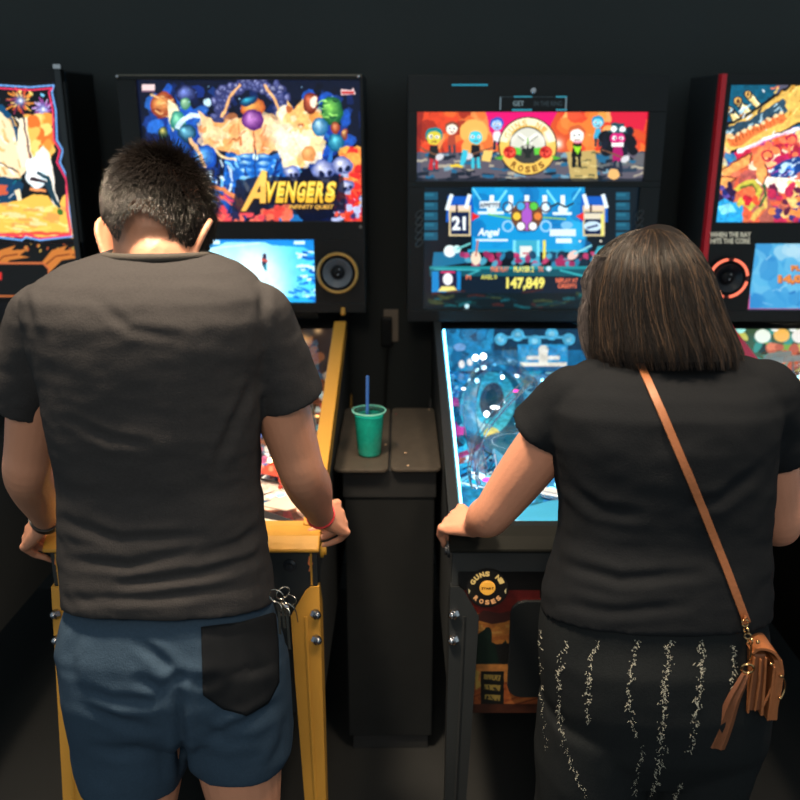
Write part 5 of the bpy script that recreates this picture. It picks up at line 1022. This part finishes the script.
# ================= the man
man = thing('person', (-.37, 1.3, 0), 'person with short dark hair in a charcoal t-shirt and blue shorts, gripping the yellow machine', 'person')
def torso_rows(rows, grow=0, n=32, p=2.4): return [px_ring(r[0], r[1], r[2], r[3], r[4], p, n, grow) for r in dens(rows, 3)]
mt = [(252, 106, 200, 1.345, .060), (258, 88, 218, 1.335, .074), (266, 62, 240, 1.325, .088), (277, 40, 256, 1.315, .100), (293, 26, 268, 1.305, .112), (315, 26, 274, 1.30, .120), (345, 32, 274, 1.30, .122), (385, 44, 266, 1.30, .120), (430, 52, 261, 1.30, .116), (480, 60, 260, 1.31, .112), (530, 62, 265, 1.31, .114), (570, 64, 271, 1.305, .122), (594, 66, 274, 1.30, .126), (600, 66, 275, 1.30, .127)]
b = MB(); b.loft(torso_rows(mt[:-1], -.012)); 
sh_l, sh_r = at(48, 326, 1.305), at(255, 326, 1.305)
el_l, el_r = at(27, 472, 1.37), at(302, 472, 1.37)
wr_l, wr_r = at(47, 520, 1.595), at(321, 516, 1.595)
for S0, E0, W0 in ((sh_l, el_l, wr_l), (sh_r, el_r, wr_r)):
    m1, m2 = S0.lerp(E0, .45), E0.lerp(W0, .35)
    limb(b, [(S0, .045), (m1, .046), (S0.lerp(E0, .8), .041), (E0, .0385), (m2+Vector((0, 0, .004)), .0405), (E0.lerp(W0, .75), .030), (W0, .0255)], 20)
hc = at(157, 236, 1.385); nk = at(156, 262, 1.335)
fm, GM = head(b, hc, math.radians(46), math.radians(-10), .90, nk, .051)
hand(b, wr_r, at(341, 519, 1.655), (.5, -.5, .65), (.1, 0, -1), (.8, .8, .8, .8), thumb=[(.1, -.024, -.004), (.45, -.046, -.014), (.85, -.056, -.03), (1.15, -.05, -.05)])
hand(b, wr_l, at(30, 534, 1.655), (-.5, -.5, .65), (-.1, 0, -1), (.8, .8, .8, .8), thumb=[(.1, -.024, -.004), (.45, -.046, -.014), (.85, -.056, -.03), (1.15, -.05, -.05)])
for s, hx, kx, fx in ((-1, -.455, -.47, -.48), (1, -.285, -.275, -.265)):
    limb(b, [(Vector((hx, 1.30, .88)), .085), (Vector((hx, 1.295, .7)), .078), (Vector((kx, 1.29, .53)), .057), (Vector((kx, 1.305, .47)), .054), (Vector((kx, 1.325, .36)), .056), (Vector((fx, 1.335, .16)), .036), (Vector((fx, 1.335, .09)), .036)], 20)
    b.loft([ell_ring((fx, y, z), w_, h_, 16, 2.2) for y, z, w_, h_ in ((1.33, .10, .034, .045), (1.345, .07, .037, .07), (1.375, .045, .043, .105), (1.385, .022, .047, .125), (1.385, .004, .046, .127))])
body = link('body', soft(b, 'body', .0036, 2), SKIN, man)
# clothes
CH = mat('tshirt_charcoal', (52, 51, 52), .9, nscale=260, namp=.35, bump=.35, bscale=420, spec=.06)
s_ = MB(); s_.loft(torso_rows(mt))
def sleeve(mb, S0, hem, r0, r1, inner): limb_ = [(S0, r0), (S0.lerp(hem, .5), (r0+r1)/2), (hem, r1)]; P = catmull([p for p, _ in limb_], 5); R = [v.x for v in catmull([(r, 0, 0) for _, r in limb_], 5)]; mb.tube(P, R, 24); mb.ball(P[0], R[0]*.99, 14); mb.ball(inner, R[0]*.9, 14)
sleeve(s_, at(257, 318, 1.305), at(291, 398, 1.335), .057, .054, at(232, 304, 1.315)); sleeve(s_, at(46, 318, 1.305), at(21, 403, 1.335), .057, .054, at(74, 304, 1.315))
me = soft(s_, 'shirt', .0046, 3)
fold(me, [([(70, 420), (110, 440), (150, 445)], .003), ([(255, 380), (235, 420), (215, 470)], .004), ([(62, 520), (120, 540), (200, 535)], .004), ([(268, 555), (200, 575), (120, 585)], .005), ([(70, 560), (130, 566), (190, 552)], .004), ([(70, 600), (150, 598), (268, 585)], .003), ([(180, 275), (220, 282), (255, 280)], .002), ([(262, 283), (264, 298), (262, 320)], .0035), ([(24, 290), (27, 310), (30, 330)], .003), ([(272, 520), (240, 545), (200, 556)], .004), ([(96, 300), (130, 330), (180, 336)], .0022)], .003, 5.5)
crumple(me, .0035, 9, 3, (1, 1, 1.8))
stree = bvh(me); shirt = link('t_shirt', me, CH, man)
nc = Vector(nk)+Vector((0, .005, .002)); neckp = [nc+Vector((.076*math.sin(a), -.064*math.cos(a), .006+.010*math.cos(a)-.003*math.cos(a)**2)) for a in [k*2*PI/40 for k in range(40)]]
MB().tube(neckp, .0065, 10, closed=True).build('collar', mat('collar_charcoal', (68, 65, 62), .9, spec=.06, nscale=200, namp=.3, bump=.4, bscale=500), shirt)
NV = mat('shorts_slate_blue', (50, 67, 84), .85, nscale=220, namp=.3, bump=.4, bscale=380, spec=.08)
sh = MB(); sh.loft([px_ring(r[0], r[1], r[2], r[3], r[4], 2.4, 32) for r in dens([(600, 72, 272, 1.305, .112), (618, 66, 276, 1.30, .122), (645, 61, 284, 1.295, .132), (680, 66, 289, 1.295, .134), (715, 72, 290, 1.30, .12), (728, 92, 270, 1.30, .09)], 3)])
sh.loft([px_ring(r[0], r[1], r[2], r[3], r[4], 2.3, 28) for r in dens([(655, 66, 168, 1.295, .115), (690, 68, 180, 1.295, .12), (730, 74, 188, 1.30, .108), (762, 80, 189, 1.30, .104), (780, 86, 182, 1.30, .10)], 3)])
sh.loft([px_ring(r[0], r[1], r[2], r[3], r[4], 2.3, 28) for r in dens([(655, 186, 287, 1.295, .115), (690, 184, 291, 1.295, .12), (730, 186, 294, 1.30, .108), (748, 189, 292, 1.30, .104), (762, 200, 284, 1.30, .10)], 3)])
me = soft(sh, 'shorts', .0055, 4)
fold(me, [([(138, 642), (160, 658), (178, 676)], .006), ([(140, 680), (160, 690), (182, 676)], .006), ([(182, 676), (200, 682), (215, 678)], .004), ([(84, 690), (110, 700), (150, 702), (176, 694)], .005), ([(84, 705), (120, 722), (150, 728)], .0045), ([(210, 738), (250, 722), (285, 700)], .006), ([(270, 770), (285, 740), (290, 715)], .005), ([(178, 680), (181, 730), (183, 785)], .010), ([(80, 630), (72, 655), (76, 700)], .003), ([(200, 722), (225, 742), (250, 736)], .004), ([(88, 745), (120, 752), (160, 746)], .003)], .004, 6)
crumple(me, .003, 10, 8)
tree = bvh(me); shorts = link('shorts', me, NV, man)
patch(tree, [(201, 627), (240, 622), (274, 612), (277, 640), (278, 682), (268, 702), (246, 715), (222, 708), (203, 694)], .002, 'back_pocket', mat('pocket_black', (27, 29, 32), .9, spec=.05, nscale=200, namp=.3), shorts, .002)
def ringband(c, d, R, wd, m, name, parent, th=.002, sq=1.):
    d = Vector(d).normalized(); return MB().lathe(Vector(c)-d*wd/2, [(R, 0), (R+th, 0), (R+th, wd), (R, wd), (R, 0)], 32, d).build(name, m, parent)
dl, dr = (wr_l-el_l).normalized(), (wr_r-el_r).normalized()
wb = ringband(wr_l-dl*.018, dl, .0285, .021, mat('wristband_black', (24, 26, 26), .4), 'wristband', man, .003)
c_ = wr_l-dl*.018+Vector((.012, -.027, .010)); MB().ball(c_, .0055, 10, (1, .6, 1)).build('wristband_light', glow_mat('green_led', (40, 200, 110), 1.5), wb)
ringband(wr_r-dr*.012, dr, .0272, .006, mat('wristband_red', (200, 30, 45), .4), 'wristband', man, .002)
# short hair
HB = mat('hair_dark_brown', (14, 12, 11), .6, nscale=80, namp=.3, spec=.2)
hb_ = MB(); cap = [(-.052, .0, .0, .0)]
def cap_pt(th, ph, k=1.): # th 0 crown .. PI; ph 0 = right, PI/2 = face
    return GM(.0705*k*math.sin(th)*math.cos(ph), -.012+.102*k*math.sin(th)*math.sin(ph), .010+.108*k*math.cos(th))
def cap_lim(ph):        # how far down the hair reaches
    a = abs((ph+PI/2-.55+PI) % (2*PI)-PI); return (1.98+.42*math.exp(-((a-.85)/.30)**2) if a < 1.3 else 1.98+(1.22-1.98)*min(1, (a-1.3)/1.2))
rings = []
for i in range(17):
    rings.append([cap_pt(max(.001, i/16*(cap_lim(2*PI*q/48)-.22)), 2*PI*q/48, 1.03+.05*math.exp(-(i/16*2.0)**2)) for q in range(48)])
mbh = MB().loft(rings, cap=False); hair = mbh.build('hair', HB, man)
R0 = []; rr = random.Random(5)
for _ in range(17000):
    ph = rr.uniform(0, 2*PI); lim = cap_lim(ph); th = math.acos(1-rr.random()*(1-math.cos(lim)))
    p = cap_pt(th, ph, 1.0); o = cap_pt(th, ph, 1.2)-p; o.normalize(); q = cap_pt(th+.1, ph, 1.0)-p; q.normalize(); q2 = cap_pt(th, ph+.1, 1.0)-p; q2.normalize()
    u = th/lim; L = (.044*(1-u)**.8+.006)*rr.uniform(.7, 1.25); topk = max(0, 1-u*1.8)
    sw = Vector((rr.uniform(-.5, .5), rr.uniform(-.5, .5), rr.uniform(-.2, .3)))*.5
    d1 = (o*(.75+.4*topk)+q*(.7-.5*topk)+q2*rr.uniform(-.45, .45)+sw*topk*1.6).normalized(); d2 = (d1+q*.5-o*.25+Vector((0, 0, -.2))).normalized()
    p = p+o*.0045; R0.append([p, p+d1*L*.5, p+d1*L*.5+d2*L*.5])
strands('hair_strands', R0, mat('hair_strand_brown', (22, 18, 16), .3, nscale=80, namp=.5, spec=.55), hair, .0006)
# eyes
for s in (-1, 1): e = MB().ball(GM(s*.033, .083, .0), .0115, 12).build('eye', mat('eye_white', (225, 220, 215), .2), man); MB().ball(GM(s*.033, .0925, -.001), .0052, 10).build('iris', mat('iris_brown', (50, 30, 20), .2), e)

# keys clipped to the waistband
kp = onto(tree, 277, 604, .006) or at(277, 604, 1.2)
keys = thing('key_ring', kp, 'steel key ring with keys hanging at the right hip of the blue shorts', 'keys')
KS = mat('key_steel', (190, 185, 175), .25, 1)
def pk(x, y, dy=0): return at(x, y, kp.y+dy)
MB().torus(pk(276.5, 596), .0125, .0009, (.3, 1, .2), 32).build('split_ring', KS, keys); MB().torus(pk(283, 593, -.004), .0115, .0009, (-.4, 1, .1), 32, sc=.8).build('split_ring', KS, keys)
MB().torus(pk(290, 600, -.006), .016, .0008, (.7, 1, .3), 32, sc=.55).build('split_ring', KS, keys)
for x0, y0, x1, y1 in ((279, 607, 280, 634), (287, 612, 290, 649), (282, 606, 285, 628)):
    a, c2 = pk(x0, y0, -.004), pk(x1, y1, -.002); dd = (c2-a).normalized()
    K = MB().lathe(a, [(.007, -.0009), (.0075, 0), (.007, .0009)], 20, (.9, 1, 0)).build('key', KS, keys); band(MB(), [a+dd*.006, c2], .0045, (.5, 1, 0), .0014).build('key_blade', KS, K, smooth=False)
MB().tube(catmull([pk(288, 603, -.004), pk(293, 607, -.003), pk(296, 612, 0), pk(298, 622, .01)], 5), .0009, 6).build('clip', KS, keys)

# ================= the woman
wo = thing('person', (.41, 1.3, 0), 'person with long brown hair in a black top and floral-striped black trousers', 'person')
wt = [(352, 622, 694, 1.355, .058), (358, 604, 712, 1.345, .070), (364, 588, 738, 1.335, .082), (374, 570, 758, 1.325, .094), (388, 556, 772, 1.315, .106), (408, 548, 778, 1.305, .116), (440, 550, 774, 1.30, .122), (475, 556, 769, 1.30, .124), (500, 560, 766, 1.30, .124), (530, 559, 764, 1.30, .126), (560, 552, 766, 1.295, .134), (590, 542, 765, 1.29, .140), (604, 541, 764, 1.288, .142), (610, 540, 764, 1.286, .143)]
b = MB(); b.loft(torso_rows(wt[:-1], -.014))
sl, sr = at(577, 402, 1.31), at(757, 402, 1.31); el, er = at(493, 513, 1.42), at(780, 524, 1.40); wl, wr = at(474, 526, 1.60), at(752, 524, 1.60)
limb(b, [(sl, .042), (sl.lerp(el, .4), .0455), (sl.lerp(el, .75), .0415), (el, .036), (el.lerp(wl, .3), .0375), (el.lerp(wl, .75), .027), (wl, .0215)], 20)
limb(b, [(sr, .042), (sr.lerp(er, .4), .047), (sr.lerp(er, .75), .041), (er, .036), (er.lerp(wr, .3), .037), (er.lerp(wr, .75), .027), (wr, .0215)], 20)
hw_ = at(655, 304, 1.405); nkw = at(656, 356, 1.345)
fw2, GW = head(b, hw_, math.radians(30), math.radians(-4), .95, nkw, .050)
fing = hand(b, wl, at(451, 519, 1.66), (-.25, -.4, .85), (.1, -.8, -.4), (.65, .75, .75, .7), fl=.98, w_=.076)
hand(b, wr, at(762, 520, 1.675), (.35, -.45, .85), (.2, -.9, -.2), (.6, .62, .65, .7), fl=.88, w_=.072)
for s, hx, kx, fx in ((-1, .335, .32, .31), (1, .51, .51, .51)):
    limb(b, [(Vector((hx, 1.28, .82)), .080), (Vector((hx, 1.28, .66)), .076), (Vector((kx, 1.28, .47)), .058), (Vector((kx, 1.31, .33)), .054), (Vector((fx, 1.325, .16)), .034), (Vector((fx, 1.325, .09)), .034)], 20)
    b.loft([ell_ring((fx, y, z), w_, h_, 16, 2.2) for y, z, w_, h_ in ((1.32, .10, .030, .04), (1.335, .07, .033, .062), (1.36, .045, .038, .095), (1.37, .022, .042, .112), (1.37, .004, .041, .114))])
link('body', soft(b, 'body', .0036, 2), SKIN_W, wo)
BK = mat('top_black_jersey', (29, 31, 34), .9, spec=.05, nscale=240, namp=.3, bump=.3, bscale=400)
s_ = MB(); s_.loft(torso_rows(wt, 0))
sleeve(s_, at(572, 394, 1.31), at(540, 431, 1.335), .047, .0545, at(592, 386, 1.32)); sleeve(s_, at(764, 396, 1.31), at(778, 452, 1.34), .058, .052, at(738, 388, 1.32))
me = soft(s_, 'top', .0048, 3); fold(me, [([(560, 480), (600, 510), (640, 515)], .004), ([(762, 470), (720, 500), (690, 505)], .004), ([(556, 560), (620, 580), (700, 575)], .004), ([(545, 600), (610, 612), (690, 606)], .003)], .003, 6)
crumple(me, .004, 8, 21, (1, 1, 1.6)); wtree = bvh(me); top = link('top', me, BK, wo)
BP = mat('trousers_black', (30, 33, 35), .9, spec=.05, nscale=200, namp=.3, bump=.3, bscale=400)
sk = MB(); sk.loft([px_ring(r[0], r[1], r[2], r[3], r[4], 2.3, 32) for r in dens([(592, 545, 760, 1.288, .134), (628, 540, 762, 1.285, .142), (650, 539, 764, 1.28, .150), (690, 542, 764, 1.28, .156), (730, 550, 760, 1.285, .150), (760, 562, 752, 1.285, .12)], 3)])
for s, hx, kx, fx in ((-1, .335, .32, .305), (1, .51, .515, .52)):
    sk.loft([ell_ring((x_, y_, z_), a_, b_, 24, 2.2) for x_, y_, z_, a_, b_ in ((hx, 1.285, .8, .094, .13), (hx, 1.285, .7, .098, .13), (hx, 1.285, .58, .092, .115), (kx, 1.29, .42, .082, .095), (kx, 1.31, .26, .07, .08), (fx, 1.325, .12, .062, .07))])
me = soft(sk, 'trousers', .006, 4); crumple(me, .003, 8, 31); ttree = bvh(me); trs = link('trousers', me, BP, wo)
EM = mat('embroidery_white', (190, 188, 172), .6)
stripes = [([(540, 630), (540.5, 660), (542, 700), (546, 740), (548, 750)], 1.2, 95, .8), ([(569, 640), (561, 655), (559, 690), (560, 720), (566, 750), (578, 780), (588, 800)], 3, 190, 1), ([(598, 640), (590, 665), (588, 690), (588, 722)], 3, 110, 1), ([(637, 640), (632, 665), (628, 690), (631, 714), (636, 738)], 3.2, 120, 1),
    ([(669, 640), (668, 665), (663, 690), (664, 715), (661, 745), (658, 770), (651, 796)], 4, 270, 1), ([(701, 640), (702, 665), (698, 700), (694, 730), (690, 752)], 3.6, 190, 1), ([(733, 645), (734, 665), (730, 690)], 2.6, 60, .9), ([(643, 745), (639, 765), (633, 795)], 2.2, 60, .8), ([(612, 770), (620, 785)], 1.6, 16, .8), ([(679, 782), (677, 800)], 2.5, 34, 1), ([(719, 750), (715, 768)], 2, 14, .7), ([(604, 790), (608, 800)], 2, 14, .8)]
for k, (ln, spread, n, sc) in enumerate(stripes):
    if n == 16: continue
    r = random.Random(k+50); mb = MB(); tot = sum(math.dist(a, c) for a, c in zip(ln[:-1], ln[1:]))
    for _ in range(n):
        s = tot*r.random(); i = 0
        while i < len(ln)-1 and s > math.dist(ln[i], ln[i+1]): s -= math.dist(ln[i], ln[i+1]); i += 1
        if i >= len(ln)-1: continue
        t = s/math.dist(ln[i], ln[i+1]); x = ln[i][0]+(ln[i+1][0]-ln[i][0])*t; y = ln[i][1]+(ln[i+1][1]-ln[i][1])*t
        x += r.gauss(0, spread*.5)+1.4*math.sin(y*.35+k); p = onto(ttree, x, y, .0012)
        if p is None: continue
        fd = 1.0 if y < 715 else .75; q = r.uniform(.0005, .00095)*sc*fd
        if r.random() < .35:
            e = onto(ttree, x+r.uniform(-2.2, 2.2), y+r.uniform(1, 3), .0012)
            if e is not None and (e-p).length < .02: mb.tube([p, e], q*.55, 5); continue
        mb.ball(p, q, 5, (1, .6, 1))
    if len(mb.v) > 400: mb.build('embroidery_stripe', EM, trs)
# woman's ring
RG = mat('ring_gold', (235, 215, 160), .2, 1)
f2, f3 = fing[2][1][0], fing[2][2][0]; rc = f2.lerp(f3, .5)
ring_ = MB().torus(rc, .0092, .0013, (f3-f2), 24, 8).build('finger_ring', RG, wo); MB().ball(rc+((rc-Vector(at(470, 545, 1.66))).normalized()*.3+Vector((-.2, -.75, .5))).normalized()*.0105, .0032, 8).build('ring_stone', mat('stone_clear', (240, 240, 235), .1), ring_)
# long hair
HW = mat('hair_brown', (30, 26, 24), .38, nscale=60, namp=.5, spec=.35, bstretch=(1, 1, .1))
# (photo row, left edge, right edge, distance, half depth)
hr = [(229, 643, 660, 1.40, .012), (231, 634, 668, 1.40, .03), (235, 625, 676, 1.40, .05), (242, 614, 685, 1.398, .068), (252, 603, 693, 1.395, .084), (266, 597, 701, 1.39, .097), (282, 592, 707, 1.385, .106), (300, 589, 713, 1.378, .110), (320, 588, 720, 1.37, .112), (338, 590, 728, 1.36, .113), (352, 590, 734, 1.35, .112), (362, 597, 736, 1.345, .108)]
rows = dens(hr, 3)
def slope(py): d = ray(400, py); return -d.z/d.y      # the hair hangs forward with the bowed head
def hring(r, g=0): a, c2 = at(r[1], r[0], r[3]), at(r[2], r[0], r[3]); return [Vector((v.x, v.y, v.z-(v.y-a.y)*slope(r[0]))) for v in ell_ring((a+c2)/2, max(.002, (c2.x-a.x)/2+g), max(.002, r[4]+g), 48)]
mbh = MB().loft([hring(r, -.006) for r in rows])
mbh.loft([[GW(.078*math.sin(i/14*(2.2-.95*max(0, math.sin(p_))))*math.cos(p_), -.012+.107*math.sin(i/14*(2.2-.95*max(0, math.sin(p_))))*math.sin(p_), .012+.119*math.cos(i/14*(2.2-.95*max(0, math.sin(p_))))) for p_ in [2*PI*q/40 for q in range(40)]] for i in range(15)], cap=False); lh = mbh.build('hair', HW, wo)
def hair_pt(t, u, k):     # t 0..1 down, u angle around the back (-1 left .. 1 right), k outward
    f_ = t*(len(rows)-1); i = min(int(f_), len(rows)-2); g = f_-i; r = [a+(b_-a)*g for a, b_ in zip(rows[i], rows[i+1])]
    a, c2 = at(r[1], r[0], r[3]), at(r[2], r[0], r[3]); c3 = (a+c2)/2; w2 = (c2.x-a.x)/2+k; d2 = r[4]+k; an = u*PI*.62
    return c3+Vector((w2*math.sin(an), -d2*math.cos(an), d2*math.cos(an)*slope(r[0])))
R0 = []; rr = random.Random(12)
for n_ in range(5200):
    u0 = rr.uniform(-1, 1); t0 = rr.choice([0.0, 0.0, 0.03, rr.uniform(0, .45)]); t1 = rr.uniform(.86, 1.05) if rr.random() < .85 else rr.uniform(.5, .9); k = rr.uniform(-.005, .0025); ph = rr.uniform(0, 6); am = rr.uniform(.0, .03)
    dr_ = rr.gauss(0, .05); pts = []
    clump = .018*math.sin(u0*37)+.012*math.sin(u0*91+1); fly = rr.uniform(0, .012) if rr.random() < .06 else 0
    for j in range(11):
        t = t0+(t1-t0)*j/10; u = u0*(.98)+dr_*t+am*math.sin(ph+t*5)+clump*math.sin(t*7+u0*9)
        p = hair_pt(min(t, 1), u, k+fly*t+.0035*math.sin(u*33)+.002*math.sin(u*71+t*3)); 
        if t > .93: p.z -= (t-.93)*.12; 
        pts.append(p)
    R0.append(pts)
rr.shuffle(R0)
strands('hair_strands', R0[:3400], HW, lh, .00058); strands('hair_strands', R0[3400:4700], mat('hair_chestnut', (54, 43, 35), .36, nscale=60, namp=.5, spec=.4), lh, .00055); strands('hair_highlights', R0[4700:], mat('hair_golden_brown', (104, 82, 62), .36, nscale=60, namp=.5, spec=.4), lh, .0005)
# front locks at her left, screen light painted in as a paler strand colour
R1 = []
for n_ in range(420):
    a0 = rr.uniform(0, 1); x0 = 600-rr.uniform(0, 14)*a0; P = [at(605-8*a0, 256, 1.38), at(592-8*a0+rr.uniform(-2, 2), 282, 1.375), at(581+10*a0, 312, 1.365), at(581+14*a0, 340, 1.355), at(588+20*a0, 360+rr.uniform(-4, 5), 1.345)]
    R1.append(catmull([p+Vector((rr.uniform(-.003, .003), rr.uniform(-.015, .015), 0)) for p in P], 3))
strands('front_locks', R1, mat('hair_painted_screen_lit', (92, 84, 82), .35, nscale=60, namp=.4), lh, .0006)
for s in (-1, 1): e = MB().ball(GW(s*.033, .083, .0), .0112, 12).build('eye', mat('eye_white', (225, 220, 215), .2), wo); MB().ball(GW(s*.033, .0925, -.001), .005, 10).build('iris', mat('iris_brown', (50, 30, 20), .2), e)

# shoulder bag with strap across her back
TAN = mat('leather_tan', (150, 92, 55), .42, nscale=30, namp=.3, bump=.3, bscale=220)
TAN2 = mat('leather_tan_dark', (110, 66, 40), .5, nscale=30, namp=.3, bump=.3, bscale=220)
BR = mat('brass_hardware', (205, 165, 115), .22, 1)
bp = at(764, 690, 1.145)
bag = thing('shoulder_bag', bp, 'small tan leather shoulder bag with wrist loop, worn by the person in black', 'bag')
pts = []
for k in range(41):
    t = k/40; x = 640+t*105; y = 366+t*256; x = 640+105*t+3.5*math.sin(t*PI)
    p = onto(wtree, x, y, .004) or (onto(ttree, x, y, .004)); pts.append(p if p is not None else (pts[-1] if pts else at(x, y, 1.2)))
for _ in range(4): pts = [pts[0]]+[(pts[i-1]+pts[i]*2+pts[i+1])/4 for i in range(1, len(pts)-1)]+[pts[-1]]
band(MB(), pts, .0115, (0, -1, .15), .0028).build('strap', TAN, bag, bevel=.0006)
e = pts[-1]; ey = e.y
def bpnt(x, y, dy=0): return at(x, y, ey-.012+dy)
band(MB(), [e, bpnt(744, 618), bpnt(745, 623)], .009, (0, -1, .1), .004).build('strap_end', TAN, bag)
for k, (x, y, r, ax) in enumerate(((745, 623, .0052, (0, 1, 0)), (746, 630, .0042, (1, .4, 0)), (747.5, 636, .0046, (.2, 1, 0)), (750, 641, .0042, (1, .5, 0)))): MB().torus(bpnt(x, y), r, .0013, ax, 20, 8, sc=1.2 if k % 2 else 1).build('chain_ring', BR, bag)
MB().torus(bpnt(747.5, 668.5, -.006), .0088, .0021, (.15, 1, .2), 28, 8).build('large_ring', BR, bag)
MB().tube(catmull([bpnt(751, 644), bpnt(751.5, 652), bpnt(750, 660)], 5), .002, 8).build('hook', BR, bag)
# body: two leather leaves under an arched flap, seen edge-on
y0 = ey-.012
def leaf(cols, dy0, dy1, name, m, bevel=.0015):
    mb = MB(); mb.loft([[at(x0, y, y0)+Vector((0, q, 0)) if True else 0 for x0_, q in ((x0, dy0), (x1, dy0), (x1, dy1), (x0, dy1)) for x0 in (x0_,)] for y, x0, x1 in cols]); return mb.build(name, m, bag, bevel=bevel, smooth=False)
leaf([(653, 754, 765), (670, 752.5, 764), (690, 749.5, 762), (709, 746.5, 760.5)], -.004, .105, 'pouch', TAN2)
leaf([(656, 758, 760), (680, 756, 758.5), (708, 752, 754)], -.009, -.004, 'gusset_seam', TAN); leaf([(655, 763.5, 765.5), (690, 760.5, 763.5), (713, 758.5, 761.5)], -.008, .105, 'pouch_edge', TAN)
leaf([(655, 752.6, 754.4), (690, 747.5, 749.8), (711, 745.5, 747.6)], -.007, .1, 'pouch_edge', TAN)
leaf([(659, 773, 781.5), (672, 774.5, 783.5), (690, 771.5, 781), (706, 768, 777.5), (719, 765.5, 776.5)], -.004, .105, 'front_flap', TAN)
leaf([(664, 771.5, 774), (690, 768.5, 771.5), (718, 765, 767)], -.008, .09, 'flap_edge', TAN)
fl = [(752, 652), (756, 648.5), (762, 647.5), (769, 649), (775, 653), (779, 659), (781, 666)]; P = [p+Vector((0, .045, 0)) for p in catmull([at(x, y, y0) for x, y in fl], 5)]; c5 = at(764, 690, y0)+Vector((0, .045, 0)); band(MB(), P, .1, [Vector((p-c5).normalized()) for p in P], .004).build('flap_top', TAN, bag)
MB().tube(catmull([at(773, 664, y0-.004), at(774, 672, y0-.004), at(771, 688, y0-.005), at(763, 706, y0-.006)], 6), .002, 8).build('leather_cord', TAN, bag)
for x, y in ((771, 664), (781, 676), (780, 698), (758, 642)): MB().ball(at(x, y, y0-.006), .0028, 10).build('rivet', BR, bag)
MB().tube(catmull([at(782, 676, y0-.004), at(785, 682, y0), at(784.5, 690, y0), at(781, 698, y0-.004)], 5), .0012, 8).build('clasp', BR, bag)
ws = catmull([bpnt(745.5, 674, -.008), bpnt(741, 684, -.010), bpnt(733, 700, -.012), bpnt(726, 720, -.012), bpnt(720, 738, -.012), bpnt(716, 748, -.012)], 5)
W_ = [.0085, .014]; mb = MB(); rings = []
for i, p in enumerate(ws):
    t = i/(len(ws)-1); w2 = (.0065+.0075*min(1, t*1.6))/1.; tn = (ws[min(i+1, len(ws)-1)]-ws[max(i-1, 0)]).normalized(); sd = tn.cross(Vector((0, -1, 0))).normalized()*w2; nn = Vector((0, .0035, 0)); rings.append([p-sd, p-sd*.5-nn, p-nn*.4, p+sd*.5-nn, p+sd, p+sd*.5+nn, p+nn*.6, p-sd*.5+nn])
mb.loft(rings).build('wrist_loop', TAN2, bag)
